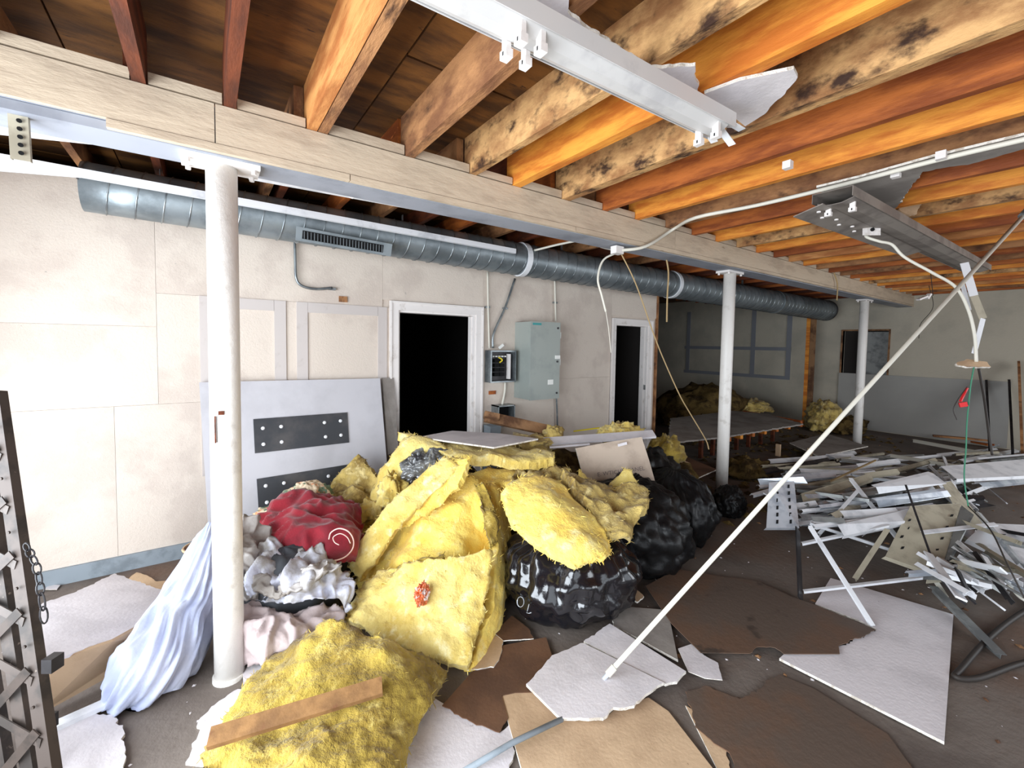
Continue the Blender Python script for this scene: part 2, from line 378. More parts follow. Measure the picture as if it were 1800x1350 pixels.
struct('ceiling_back', box((XL, 4.13, 2.7), (5.4, 9, 2.74)), 'dark_room', label='low dark ceiling of the rooms behind the doorways', cat='ceiling')
# baseboards
bb = struct('baseboard_back', box((XL, 4.0, 0), (1.42, 4.02, .11)), 'baseboard', label='blue grey baseboard along the back wall', cat='baseboard')
obj('baseboard_piece', box((2.47, 4.0, 0), (4.49, 4.02, .11)), 'baseboard', bb)
# ceiling: roof deck with plywood sheets and joists
CE = struct('ceiling', box((XL-.2, YF-.2, ZD+.02), (XR+.2, 9.2, ZD+.08)), 'deck', label='bare roof deck and wooden joists', cat='ceiling')
x = XL-.1; row = 0
while x < XR:
    y = YF-.1-(row % 2)*1.2
    while y < 9:
        obj('plywood_sheet', box((x+.004, max(y, YF-.1)+.004, ZD), (x+1.216, min(y+2.43, 9.1), ZD+.018)), 'deck', CE)
        y += 2.44
    x += 1.22; row += 1
JX = [(-1.42,.045,'wood_dark'), (-1.0,.045,'wood_dark'), (-.62,.045,'wood_dark'), (-.2,.045,'wood_dark'), (.105,.045,'wood_dark'), (.44,.044,'wood_light'), (.489,.044,'wood_brown'), (.94,.05,'wood_brown'), (1.345,.045,'wood_stained'), (1.67,.06,'wood_orange'), (2.1,.07,'wood_stained'), (2.5,.045,'wood_red'), (2.88,.045,'wood_orange')]
seq = ['wood_brown', 'wood_red', 'wood_orange', 'wood_stained', 'wood_orange', 'wood_red', 'wood_light', 'wood_orange', 'wood_brown', 'wood_red']
for i in range(20): JX.append((3.28+.4*i, .045, seq[i % 10]))
for i, (jx, jw, jm) in enumerate(JX):
    obj('joist', box((jx-jw/2, YF, ZJ), (jx+jw/2, 2.40, ZD)), jm, CE)
    if i > 1 and jx < 5.5:
        z2 = 2.76
        dx = random.uniform(-.05, .05)
        obj('joist', box((jx-.022+dx, 2.42, z2), (jx+.022+dx, 4.6, ZD)), ['wood_dark', 'wood_red', 'wood_brown'][i % 3], CE)
    elif jx > 5.5:
        obj('joist', box((jx-.022, 2.42, 2.70), (jx+.022, 6.0, ZD)), ['wood_dark', 'wood_red'][i % 2], CE)
# doors: white casings and jambs
def door(name, x0, x1, z1, cw, label):
    d = empty(name, ((x0+x1)/2, 4.02, 0), label, 'doorway', kind='structure')
    obj('casing', box((x0-cw, 3.998, 0), (x0, 4.02, z1+cw)), 'trim_white', d)
    obj('casing', box((x1, 3.998, 0), (x1+cw, 4.02, z1+cw)), 'trim_white', d)
    obj('casing', box((x0, 3.998, z1), (x1, 4.02, z1+cw)), 'trim_white', d)
    for a, b in ((x0-cw, x0-cw+.018), (x1+cw-.018, x1+cw)): obj('casing_bead', box((a, 3.988, 0), (b, 3.998, z1+cw)), 'trim_white', d)
    obj('casing_bead', box((x0-cw+.02, 3.988, z1+cw-.018), (x1+cw-.02, 3.998, z1+cw)), 'trim_white', d)
    obj('jamb', box((x0-.001, 4.02, 0), (x0+.018, 4.15, z1)), 'trim_white', d)
    obj('jamb', box((x1-.018, 4.02, 0), (x1+.001, 4.15, z1)), 'trim_white', d)
    obj('jamb', box((x0+.018, 4.02, z1-.018), (x1-.018, 4.15, z1+.001)), 'trim_white', d)
    obj('door_stop', box((x1-.03, 4.07, 0), (x1-.018, 4.11, z1-.02)), 'trim_white', d)
    return d
d1 = door('door_1', 1.51, 2.37, 1.95, .085, 'white framed open doorway left of the electrical cabinet')
d2 = door('door_2', 4.58, 5.30, 1.94, .075, 'white framed open doorway right of the electrical cabinet')
obj('strike_plate', box((5.272, 4.03, 1.0), (5.282, 4.06, 1.07)), 'grey_metal', d2)
struct('trim_1', box((5.47, 4.0, 0), (5.50, 4.14, 2.7)), 'wood_brown', label='bare wood corner strip at the end of the back wall', cat='trim')

# main beam
bmr = empty('beam', (4, 2.45, 2.47), 'long pale painted ceiling beam running over the three columns', 'beam', kind='structure')
obj('core', box((XL, 2.345, 2.50), (XR, 2.545, 2.665)), 'beam_steel', bmr)
for a, b in ((XL, .05), (.05, 3.4), (3.4, 7.2), (7.2, XR)):
    obj('face_board', box((a+.002, 2.325, 2.502), (b-.002, 2.345, 2.668)), 'beam_paint', bmr)
for a, b in ((-.30, .62), (.62, 2.2), (2.2, 4.4)):
    obj('face_strip', box((a, 2.322, 2.466), (b-.004, 2.35, 2.499)), 'beam_paint', bmr)
obj('face_strip', box((4.4, 2.325, 2.47), (XR, 2.35, 2.499)), 'beam_paint', bmr)
obj('flange', box((XL, 2.352, 2.462), (XR, 2.56, 2.498)), 'beam_steel', bmr)
ends = sorted([j[0] for j in JX]); pr = XL
for i, jx in enumerate(ends):
    jw = [j[1] for j in JX if j[0] == jx][0]
    if jx-jw/2-pr > .06:
        obj('blocking', box((pr+.006, 2.325+random.uniform(0, .008), 2.676), (jx-jw/2-.006, 2.36, 2.722+random.uniform(-.006, .01))), 'beam_paint', bmr)
    pr = jx+jw/2

# columns
def column(x, y, r, label):
    c = empty('steel_column', (x, y, 0), label, 'column', 'round steel columns under the beam')
    v, f = tube([(x, y, z) for z in (.0, .8, 1.6, 2.44)], r, 28)
    obj('shaft', (v, f), 'column_paint', c, smooth=True)
    tp = obj('top_plate', box((x-.15, y-.075, 2.44), (x+.15, y+.075, 2.462)), 'trim_white', c)
    for sx in (-1, 1):
        for sy in (-1, 1): obj('bolt', cyl((x+sx*.125, y+sy*.055, 2.432), (0, 0, 1), .011, .022, 6), 'trim_white', tp)
    obj('base_ring', tube([(x, y, .0), (x, y, .02)], r+.008, 28), 'column_paint', c)
    return c
c1 = column(.075, 2.45, .063, 'nearest round white steel column, rust flecked, beside the white plastic bag')
c2 = column(4.66, 2.50, .062, 'second round white steel column, between the black bags and the scrap pile')
c3 = column(8.92, 2.50, .062, 'farthest round white steel column, in front of the dark opening')
obj('rust_scar', merge(box((.045, 2.383, 1.30), (.068, 2.392, 1.318)), box((.03, 2.39, 1.17), (.036, 2.40, 1.295))), 'wood_dark', c1)

# battens on the back wall
def battens(name, px, label, ys=4.02, wd=.085, bottom=.6):
    (xa, za), (xb, zb) = px
    e = empty(name, ((xa+xb)/2, 4.01, bottom), label, 'trim')
    obj('batten', box((xa, ys-.012, bottom), (xa+wd, ys, za)), 'batten_paint', e)
    obj('batten', box((xb-wd, ys-.012, bottom), (xb, ys, za)), 'batten_paint', e)
    obj('batten', box((xa+wd+.002, ys-.012, za-wd), (xb-wd-.002, ys, za)), 'batten_paint', e)
    return e
battens('wall_frame', ((-.03, 1.97), (.55, 1.97)), 'flat board frame on the back wall behind the nearest column')
battens('wall_frame', ((.63, 1.97), (1.40, 1.97)), 'flat board frame on the back wall just left of the first doorway')
# battens on the far wall of the rear room
lf = empty('wall_frame', (XR, 5.5, .9), 'grey batten grid on the far wall left of the bare wood post', 'trim')
for y in (4.45, 5.25, 6.0, 7.0): obj('batten', box((XR-.015, y-.05, .95), (XR, y+.05, 2.6)), 'batten_grey', lf)
for z in (.95, 1.62): obj('batten', box((XR-.018, 4.4, z-.04), (XR, 7.1, z+.04)), 'batten_grey', lf)
# bare wood post
p0 = XP(1416, 735, 10.3)
pst = empty('wood_post', (10.3, p0.y, 0), 'bare orange wood post standing under the duct end', 'post')
obj('stud', box((10.26, p0.y-.02, 0), (10.35, p0.y+.05, 2.69)), 'wood_orange', pst)
obj('stud', box((10.26, p0.y-.10, 0), (10.35, p0.y-.024, 2.69)), 'wood_old', pst, label='grey weathered stud')
# wainscot sheets on far wall
pa, pb = XP(1475, 655, XR-.02), XP(1778, 668, XR-.02)
tag(obj('wall_sheet', box((XR-.03, pb.y, .02), (XR-.002, pa.y, pa.z)), 'far_sheet'), 'large grey sheet standing against the far wall at the right', 'board')
for px, wpx, m_, lb in ((1736, 9, 'dark_metal', 'dark thin strip leaning on the far wall right of the hanging wires'), (1776, 10, 'dark_metal', 'dark tapered bar leaning on the far wall near the right edge'), (1793, 12, 'wood_brown', 'brown board leaning on the far wall at the right edge')):
    a, b = XP(px+4, 795, 9.6), XP(px-2, 672 if px != 1793 else 640, 10.85)
    a.z = max(a.z, .02)
    tag(obj('leaning_strip', bar(a, b, wpx*9.5/FPX, .03, (0, 1, 0)), m_), lb, 'strip')
#==FITTINGS==
# spiral duct
da, db = W(147, 328, 3.74), D(1452, 546, 8.9)
dr = .165
RD = lambda t: .148 + .052*t
dv = (db-da).normalized(); dL = (db-da).length
duct = empty('spiral_duct', (da.x, da.y, da.z-dr), 'long grey spiral duct running along the back wall above both doorways', 'duct')
obj('pipe', tube([da+dv*(dL*i/40) for i in range(41)], dr, 36, radii=[RD(i/40) for i in range(41)]), 'duct_metal', duct, smooth=True)
a_, s_, u_ = frame(da, db); hv, hf = [], []
turns = int(dL/.135); n_ = turns*20
for i in range(n_+1):                # spiral lock seam standing proud of the pipe
    t = 2*math.pi*i/20; c = da + dv*(dL*i/n_)
    dd_ = RD(i/n_)
    for o_, rr in ((-.006, dd_-.001), (0, dd_+.008), (.006, dd_-.001)): hv.append(c + dv*o_ + (s_*math.cos(t)+u_*math.sin(t))*rr)
    if i: k = (i-1)*3; hf += [(k, k+1, k+4, k+3), (k+1, k+2, k+5, k+4)]
obj('spiral_seam', (hv, hf), 'galvanized', duct, smooth=True)
for fx in (.30, .53, .80):
    c = da + dv*(dL*fx); obj('collar', tube([c-dv*.03, c+dv*.03], RD(fx)+.012, 32), 'white_metal' if fx < .6 else 'galvanized', duct, smooth=False)
ra, rb = W(520, 410, 3.52), W(688, 440, 3.52)
reg = obj('register', bar(ra, rb, .012, .10, (0, -.25, 1)), 'duct_metal', duct, label='rectangular louvred air register')
rdir = (rb-ra).normalized(); cut = ra.lerp(rb, .06), ra.lerp(rb, .90)
obj('recess', bar(cut[0]+Vector((0, -.007, -.002)), cut[1]+Vector((0, -.007, -.002)), .004, .06, (0, -.25, 1)), 'hole', reg)
for i in range(26):
    c = cut[0].lerp(cut[1], (i+.5)/26) + Vector((0, -.011, -.002))
    obj('slat', bar(c-Vector((0, 0, .029)), c+Vector((0, 0, .029)), .005, .008, (0, 1, 0)), 'duct_metal', reg)
for px in (250, 690, 980, 1300):
    t = .0
    c = min((da+dv*(dL*i/60) for i in range(61)), key=lambda p: abs((p-EYE).dot(RT)/(p-EYE).dot(FW)*FPX+900-px))
    obj('hanger_strap', bar(c+Vector((0, 0, RD((c-da).length/dL)-.01)), Vector((c.x, c.y, 2.76)), .03, .004, (1, 0, 0)), 'galvanized', duct)
obj('end_cap', tube([db-dv*.02, db+dv*.02, db+dv*.04], dr, 36, radii=[RD(1)+.01, RD(1)+.008, RD(1)-.05]), 'dark_metal', duct)
# strut rail hiding the duct top
q0, q1 = W(-60, 268, 3.5), W(905, 442, 3.5)
rail = tag(obj('strut_rail', extrude_profile(q0, q1, thickprof([(-.02, -.02), (-.02, .02), (.02, .02), (.02, -.02), (-.004, -.02)], .003), closed=True), 'white_metal'), 'pale metal strut rail running in front of the duct along the back wall', 'rail')
q0, q1 = W(-60, 289, 3.52), W(140, 306, 3.52)
tag(obj('strut_rail', extrude_profile(q0, q1, thickprof([(-.02, -.015), (-.02, .015), (.02, .015), (.02, -.015)], .003), closed=True), 'white_metal'), 'short lower white strut rail at the upper left edge by the duct end', 'rail')
q0, q1 = W(905, 440, 3.6), W(1240, 492, 3.6)
tag(obj('strut_rail', bar(q0, q1, .04, .03), 'grey_metal'), 'grey rail above the duct between the junction box and the second column', 'rail')
# perforated bracket hanging at left
ha = D(32, 188, 1.60); hb = D(38, 283, 1.62)
hg = empty('hanger_bracket', (hb.x, hb.y, hb.z), 'olive metal bracket with a row of holes hanging under the beam at the far left', 'bracket')
obj('strut', extrude_profile(ha, hb, thickprof([(-.026, .012), (-.026, -.012), (.026, -.012), (.026, .012)], .003), (0, 1, 0), closed=True), 'beige_metal', hg)
for i in range(5):
    c = ha.lerp(hb, .25+.15*i); fwd = (EYE-c).normalized()
    obj('hole', cyl(c+fwd*.022, fwd, .008, .006, 8), 'hole', hg)
# light fixtures
def fixture(name, p0, p1, wd, ht, m, label, holders=(), cut=None):
    a, s, u = frame(p0, p1)
    e = empty(name, (p0+p1)/2-Vector((0, 0, ht)), label, 'light fixture')
    prof = [(-wd*.5, ht*.30), (-wd*.5, ht*.5), (wd*.5, ht*.5), (wd*.5, ht*.30)]
    obj('housing', extrude_profile(p0, p1, [(-wd*.5, -.02), (-wd*.5, ht*.5), (wd*.5, ht*.5), (wd*.5, -.02), (wd*.5-.003, -.02), (wd*.5-.003, ht*.5-.003), (-wd*.5+.003, ht*.5-.003), (-wd*.5+.003, -.02)], closed=True), m, e)
    obj('cover', extrude_profile(p0+a*.05, p1-a*.04, [(-wd*.46, -.016), (-wd*.16, -ht*.5), (wd*.16, -ht*.5), (wd*.46, -.016), (wd*.45, -.012), (wd*.15, -ht*.5+.004), (-wd*.15, -ht*.5+.004), (-wd*.45, -.012)], closed=True), m, e)
    for t in holders:
        c = p0.lerp(p1, t)
        for sg in (-1, 1):
            q = c + s*(sg*wd*.30) - u*(ht*.5)
            h = obj('lamp_holder', merge(bar(q-a*.008, q+a*.008, .026, .05), bar(q-a*.012-u*.03, q+a*.012-u*.03, .034, .024)), 'trim_white', e)
            obj('contact_slot', bar(q-a*.0125-u*.03, q+a*.0125-u*.03, .006, .012), 'hole', h)
    return e, a, s, u
p0, p1 = G(705, -60, 2.555), G(1268, 226, 2.555)
f1, a, s, u = fixture('light_fixture', p0, p1, .125, .075, 'fixture_white', 'near white fluorescent light housing hanging under the orange joists, bulbs gone', (.24, .29, .93))
for k, (sx, l, dz) in enumerate(((-.05, .05, -.02), (0, .085, -.045), (.045, .06, -.01), (.02, .07, .02))):
    obj('torn_end_tab', bar(p1+s*sx-a*.02, p1+s*sx*1.2+a*l+u*dz, .03, .003), 'white_metal', f1)
p0, p1 = G(1462, 345, 2.52), G(1718, 474, 2.50)
f2, a, s, u = fixture('light_fixture', p0, p1, .20, .07, 'fixture_grey', 'grey light housing hanging askew at the right with a white junction cover and cable', (.035,))
tr = obj('reflector', bar(p0-s*.12+Vector((0, 0, -.05)), p0.lerp(p1, .55)-s*.10+Vector((0, 0, -.03)), .16, .006, (0, .25, 1)), 'fixture_grey', f2, label='tilted reflector plate')
for i in range(7):
    c = p0.lerp(p1, .02+.035*i)-s*(.09+.03*(i % 2))+Vector((0, 0, -.054-.004*(i % 2)))
    obj('hole', cyl(c, (0, 0, 1), .011, .008, 8), 'trim_white', tr)
bx = D(1532, 404, (p0.lerp(p1, .3)-EYE).dot(FW)-.12)
jb = obj('junction_cover', bar(bx-RT*.06, bx+RT*.06, .075, .006, tuple(FW)), 'trim_white', f2, label='white square junction cover')
obj('knockout', cyl(bx-FW*.008, FW, .012, .01, 10), 'hole', jb)
# channels under the beam
p0, p1 = W(-50, 216, 2.66), W(188, 243, 2.66)
tag(obj('light_channel', extrude_profile(p0, p1, thickprof([(-.04, -.02), (-.04, .02), (.04, .02), (.04, -.02)], .003), closed=True), 'white_metal'), 'short white light channel hanging behind the beam at the upper left edge', 'light fixture')
p0, p1 = W(438, 306, 2.66), W(975, 408, 2.66)
lc = empty('light_channel', ((p0+p1)/2), 'long thin white light channel hanging under the beam right of the nearest column', 'light fixture')
obj('housing', bar(p0, p1, .07, .035), 'white_metal', lc)
for t in (.1, .5, .9):
    c = p0.lerp(p1, t); obj('hanger', bar(c+Vector((0, 0, .015)), Vector((c.x, 2.54, 2.465)), .02, .003), 'white_metal', lc)
obj('end_bracket', bar(p1, p1+(p1-p0).normalized()*.25+Vector((0, 0, -.01)), .05, .012), 'white_metal', lc)
obj('lamp_holder', bar(p0.lerp(p1, .24)-Vector((0, .03, .03)), p0.lerp(p1, .245)-Vector((0, .03, .0)), .03, .03), 'trim_white', lc)
# beam side conduit with bends (runs under the joists, dips under the beam)
P = [G(1900, 222, 2.64), G(1800, 245, 2.64), G(1640, 283, 2.64), G(1480, 325, 2.64), G(1330, 361, 2.64), G(1225, 382, 2.62), W(1185, 402, 2.28), W(1135, 433, 2.30), W(1085, 441, 2.42)]
cn = empty('conduit', P[4], 'long white metal conduit running under the joists to the junction box below the beam', 'conduit')
obj('pipe', tube(P, .013, 10, 5), 'cable_white', cn, smooth=True)
for px, py in ((1655, 270), (1385, 287), (1575, 303)):
    c = G(px, py, 2.66); obj('clamp', box(c-Vector((.02, .02, .03)), c+Vector((.02, .02, .01))), 'trim_white', cn)
c = W(1085, 440, 2.42); obj('junction_box', box(c-Vector((.045, .03, .03)), c+Vector((.045, .03, .03))), 'trim_white', cn)
P = [c, D(1058, 434, 4.0), D(1025, 423, 4.15), D(985, 429, 4.3), D(940, 440, 4.45), D(905, 448, 4.6)]
tag(obj('conduit', tube(P, .011, 10, 5), 'cable_white', smooth=True), 'bent white conduit between the junction box under the beam and the duct rail', 'conduit')
def ZO(x, y, yy): return (W(x, y, yy)-EYE).dot(FW)
def ZG(x, y, h=2.668): return (G(x, y, h)-EYE).dot(FW)
def cable(name, P, r, m, label, cat='cable', sm=8, group=None):
    return tag(obj(name, tube([D(*p) for p in P], r, 6, sm), m, smooth=True), label, cat, group)
cable('hanging_cable', [(1084, 444, 3.65), (1060, 458, 3.6), (1051, 490, 3.55), (1058, 520, 3.55), (1065, 548, 3.55)], .009, 'cable_white', 'white cable hanging from the junction box toward the second doorway')
cable('hanging_cable', [(1065, 548, 3.55), (1070, 580, 3.56), (1074, 620, 3.58)], .003, 'cable_white', 'thin wire end trailing from the white cable by the second doorway')
cable('hanging_cable', [(1090, 442, 3.65), (1118, 500, 3.7), (1150, 590, 3.8), (1170, 640, 3.9), (1195, 695, 4.0), (1212, 725, 4.1), (1240, 772, 4.2), (1246, 790, 4.2)], .006, 'cable_tan', 'twisted brown wire hanging down past the second doorway to the debris')
cable('hanging_cable', [(1170, 448, 4.1), (1175, 480, 4.1), (1173, 520, 4.1), (1172, 566, 4.1)], .008, 'cable_tan', 'short frayed tan wire hanging under the beam right of the second doorway')
cable('hanging_cable', [(1464, 462, ZO(1466, 478, 2.31)), (1466, 478, ZO(1466, 478, 2.30)), (1472, 500, ZO(1472, 500, 2.29)), (1471, 528, ZO(1472, 500, 2.29))], .008, 'cable_tan', 'short wire looping over the beam near the third column')
cable('hanging_cable', [(1222, 390, 4.3), (1300, 373, 3.7), (1380, 355, 3.4), (1460, 340, 3.2)], .005, 'cable_tan', 'thin wire strung under the joists beside the conduit')
cable('hanging_cable', [(1200, 345, 3.55), (1390, 288, 2.9), (1560, 240, 2.55), (1800, 180, 2.2)], .004, 'cable_white', 'thin grey wire stapled along the red joist')
cable('hanging_cable', [(1532, 402, 3.1), (1522, 415, 3.05), (1545, 424, 3.0), (1568, 430, 2.98), (1590, 452, 2.95), (1640, 480, 2.9), (1680, 505, 2.9), (1702, 545, 2.9), (1713, 590, 2.9), (1716, 636, 2.9)], .010, 'cable_white', 'thick white cable drooping from the askew light housing')
cable('hanging_cable', [(1633, 502, ZG(1633, 502)), (1640, 540, ZG(1633, 502)), (1618, 570, ZG(1633, 502)), (1615, 595, ZG(1633, 502))], .004, 'cable_dark', 'thin dark wire hanging in front of the far wall beside the white tag')
cable('hanging_cable', [(1636, 480, ZG(1636, 480)), (1640, 520, ZG(1636, 480))], .004, 'cable_dark', 'short thin wire hanging from the joists at the right')
cable('hanging_cable', [(1712, 645, 2.88), (1706, 680, 2.88), (1700, 740, 2.9), (1698, 790, 2.9), (1695, 840, 2.9), (1702, 890, 2.85)], .004, 'green_wire', 'thin green wire hanging below the drywall scrap at the right')
cable('hanging_cable', [(1702, 890, 2.85), (1740, 930, 2.5), (1770, 990, 2.3), (1800, 1050, 2.2)], .004, 'cable_dark', 'thin dark wire trailing across the scrap pile to the right edge')
cable('hanging_cable', [(1720, 645, 2.9), (1730, 700, 2.95), (1738, 760, 3.0), (1744, 800, 3.0)], .007, 'cable_dark', 'dark cord hanging right of the green wire')
board('drywall_scrap', [(1682, 637, 2.9), (1700, 631, 2.92), (1735, 636, 2.92), (1742, 645, 2.9), (1700, 645, 2.86), (1683, 642, 2.88)], 'board_tan', 'small tan drywall scrap caught at the end of the drooping white cable', 'scrap', jag=True, ja=.004)
rd = empty('red_connector', D(1692, 712, 2.9), 'red plastic connector hanging on a thin wire at the right', 'connector')
obj('body', bar(D(1686, 712, 2.9), D(1700, 710, 2.88), .02, .03), 'red_plastic', rd); obj('tag', bar(D(1688, 706, 2.9), D(1700, 682, 2.9), .014, .008), 'red_plastic', rd)
obj('loop', tube([D(1700, 680, 2.9), D(1684, 702, 2.9), D(1676, 720, 2.9), D(1682, 738, 2.9)], .003, 5, 6), 'cable_dark', rd)
# hanging white strip
hs = empty('hanging_strip', D(1715, 610, 2.95), 'bent white metal strip hanging from the end of the askew light housing', 'metal strip')
for i, (q, r_, wd) in enumerate((((1695, 462, 3.0), (1712, 520, 2.98), .06), ((1712, 520, 2.98), (1728, 560, 2.96), .055), ((1728, 560, 2.96), (1712, 622, 2.95), .035), ((1692, 500, 3.02), (1704, 545, 3.0), .03))):
    obj('strip', bar(D(*q), D(*r_), wd, .003, tuple(-FW)), 'white_metal' if i != 1 else 'beige_metal', hs)
hk = empty('ceiling_hook', G(1462, 95, 2.6), 'small white ring hook under the orange joist at the top right', 'hook')
pc = D(1463, 98, 2.1); obj('ring', tube([pc+RT*(.022*math.cos(t))+UP*(.022*math.sin(t)) for t in [i*math.pi/8 for i in range(17)]], .004, 6), 'trim_white', hk)
obj('plate', bar(pc+UP*.022, pc+UP*.055+RT*.01, .04, .006, tuple(-FW)), 'trim_white', hk)
tgq = D(1624, 524, 5.2)
tag(obj('cable_clip', merge(bar(tgq-RT*.07-UP*.02, tgq+RT*.03+UP*.02, .05, .02), bar(tgq+RT*.03-UP*.01, tgq+RT*.07+UP*.05, .05, .02)), 'trim_white'), 'small white clip hanging at the end of the beam', 'clip')
# torn ceiling drywall left under the joists
board('ceiling_scrap', [(1146, 120), (1222, 116), (1226, 160), (1210, 178), (1175, 160)], 'board_white', 'small torn white ceiling scrap left of the near light housing end', 'ceiling scrap', h=2.655, jag={0, 1}, ja=.004)
board('ceiling_scrap', [(1238, 165), (1300, 142), (1395, 122), (1402, 136), (1380, 165), (1345, 200), (1310, 222)], 'board_white', 'triangular torn ceiling scrap at the end of the near light housing', 'ceiling scrap', h=2.655, jag={3, 4}, ja=.005)
board('ceiling_scrap', [(850, -60), (1000, 0), (998, 22), (1030, 50), (1090, 88), (1140, 120), (1160, 135), (1150, 150), (1060, 90), (960, 20), (800, -60)], 'board_white', 'long narrow white ceiling strip above the near light housing', 'ceiling scrap', h=2.655, jag={1, 2, 3, 4}, ja=.003)
board('ceiling_scrap', [(1435, 330), (1510, 312), (1640, 276), (1800, 238), (1900, 215), (1900, 240), (1800, 262), (1720, 285), (1622, 302), (1590, 345), (1560, 385), (1580, 420), (1560, 425), (1500, 380)], 'board_grey', 'large grey ceiling remnant behind the askew light housing', 'ceiling scrap', h=2.655, jag={5, 6, 7, 8, 9, 10}, ja=.006)
board('ceiling_flap', [(1586, 312, 3.3), (1618, 308, 3.3), (1632, 322, 3.3), (1612, 336, 3.28), (1620, 352, 3.25), (1612, 376, 3.22), (1600, 379, 3.2), (1580, 368, 3.22), (1590, 340, 3.25)], 'board_tan', 'tan paper flap hanging torn beside the askew light housing', 'ceiling scrap', jag=True, ja=.004, edge='board_tan')
# wall conduits
def wcond(P, r, m, label): return tag(obj('wall_conduit', tube([W(x, y, 3.99) for x, y in P], r, 8, 6), m, smooth=True), label, 'conduit')
wcond([(518, 420), (519, 460), (521, 490), (532, 503), (556, 508), (584, 506)], .011, 'galvanized', 'bent grey conduit stub on the wall below the air register')
wcond([(857, 478), (858, 540), (860, 612)], .009, 'cable_white', 'straight white conduit rising from the open breaker box')
wcond([(905, 490), (888, 540), (868, 585), (866, 612)], .013, 'galvanized', 'slanting grey conduit rising from the open breaker box')
wcond([(975, 488), (976, 530), (977, 566)], .010, 'cable_white', 'white conduit above the large electrical cabinet')
wcond([(978, 698), (979, 720), (980, 752)], .010, 'galvanized', 'grey conduit below the large electrical cabinet')
wcond([(888, 672), (887, 690), (882, 714)], .012, 'cable_white', 'short white pipe between the breaker box and the small box')
for px, py in ((857, 540), (888, 542), (976, 532), (584, 508)):
    c = W(px, py, 4.0); tag(obj('pipe_clip', box(c-Vector((.028, .01, .01)), c+Vector((.028, .018, .01))), 'galvanized'), {857: 'small metal clip on the white conduit above the breaker box', 888: 'small metal clip on the slanting conduit', 976: 'small metal clip on the conduit above the electrical cabinet', 584: 'small metal clip at the end of the bent conduit stub'}[px], 'clip')
# large electrical cabinet
xa, xb = W(934, 566, 3.72).x, W(985, 562, 3.72).x
za, zb = W(950, 566, 3.72).z, W(950, 702, 3.72).z
cab = empty('electrical_cabinet', ((xa+xb)/2, 3.87, zb), 'large closed grey green electrical cabinet on the back wall', 'electrical cabinet')
obj('body', box((xa, 3.735, zb), (xb, 4.02, za)), 'panel_green', cab)
dr_ = obj('door', box((xa-.004, 3.72, zb-.004), (xb+.004, 3.733, za+.004)), 'panel_green', cab)
obj('latch', box((xb-.07, 3.708, (za+zb)/2+.02), (xb-.0, 3.719, (za+zb)/2+.06)), 'sticker', dr_)
for z in (za-.06, (za+zb)/2-.01, zb+.06): obj('screw', cyl((xb-.035, 3.716, z), (0, 1, 0), .012, .008, 10), 'dark_metal', dr_)
obj('name_plate', box((xa+.02, 3.717, za-.035), (xa+.14, 3.7195, za-.012)), 'teal', dr_)
obj('warning_sticker', box((xb-.17, 3.717, zb+.16), (xb-.09, 3.7195, zb+.215)), 'sticker', dr_)
for z in (za-.14, (za+zb)/2-.02): obj('handle', box((xb+.006, 3.74, z-.035), (xb+.035, 3.78, z+.035)), 'sticker', cab)
# open breaker box
a0, a1 = W(863, 616, 3.9), W(907, 671, 3.9)
br = empty('breaker_box', ((a0.x+a1.x)/2, 3.96, a1.z), 'open grey breaker box with exposed breakers beside the doorway', 'breaker box')
obj('case', merge(box((a0.x, 3.90, a1.z), (a0.x+.015, 4.02, a0.z)), box((a1.x-.015, 3.90, a1.z), (a1.x, 4.02, a0.z)), box((a0.x+.015, 3.90, a0.z-.015), (a1.x-.015, 4.02, a0.z)), box((a0.x+.015, 3.90, a1.z), (a1.x-.015, 4.02, a1.z+.015))), 'galvanized', br)
obj('interior', box((a0.x+.016, 3.985, a1.z+.016), (a1.x-.016, 4.018, a0.z-.016)), 'dark_metal', br)
mx_ = (a0.x+a1.x)/2-.02; mz = (a0.z+a1.z)/2
for i in range(4):
    for sg in (-1, 1):
        obj('breaker', box((mx_+sg*.035-.03, 3.95, mz+.06-.05*i-.02), (mx_+sg*.035+.03, 3.984, mz+.06-.05*i+.02)), 'hole', br)
for i in range(5): obj('terminal', box((mx_-.09+.04*i, 3.955, mz+.10), (mx_-.07+.04*i, 3.984, mz+.115)), 'sticker', br)
obj('wire_bundle', tube([(mx_-.02, 3.95, mz+.10), (mx_+.02, 3.93, mz+.07), (mx_-.01, 3.94, mz+.04)], .008, 6, 4), 'yellow_plastic', br)
obj('cover_strip', box((a1.x-.075, 3.93, a1.z+.03), (a1.x-.055, 3.984, a0.z-.04)), 'trim_white', br)
c = W(881, 609, 3.96); tag(obj('paper_tag', bar(c-Vector((.03, 0, .02)), c+Vector((.03, 0, .02)), .03, .004, (0, -1, .3)), 'sticker'), 'white paper tag on top of the breaker box', 'tag')
# small box below
a0, a1 = W(876, 714, 3.88), W(905, 748, 3.88)
sb = empty('junction_box', ((a0.x+a1.x)/2, 3.95, a1.z), 'small open grey junction box under the breaker box', 'junction box')
obj('case', merge(box((a0.x, 3.88, a1.z), (a0.x+.012, 4.02, a0.z)), box((a1.x-.012, 3.88, a1.z), (a1.x, 4.02, a0.z)), box((a0.x, 3.88, a0.z-.012), (a1.x, 4.02, a0.z)), box((a0.x, 3.88, a1.z), (a1.x, 4.02, a1.z+.012))), 'galvanized', sb)
obj('interior', box((a0.x+.013, 3.99, a1.z+.013), (a1.x-.013, 4.018, a0.z-.013)), 'hole', sb)
a0, a1 = W(862, 750, 3.86), W(880, 790, 3.86)
tag(obj('wall_trough', box((a0.x, 3.86, .0), (a1.x, 4.0, a0.z)), 'baseboard'), 'blue grey metal trough standing on the floor beside the doorway', 'box')
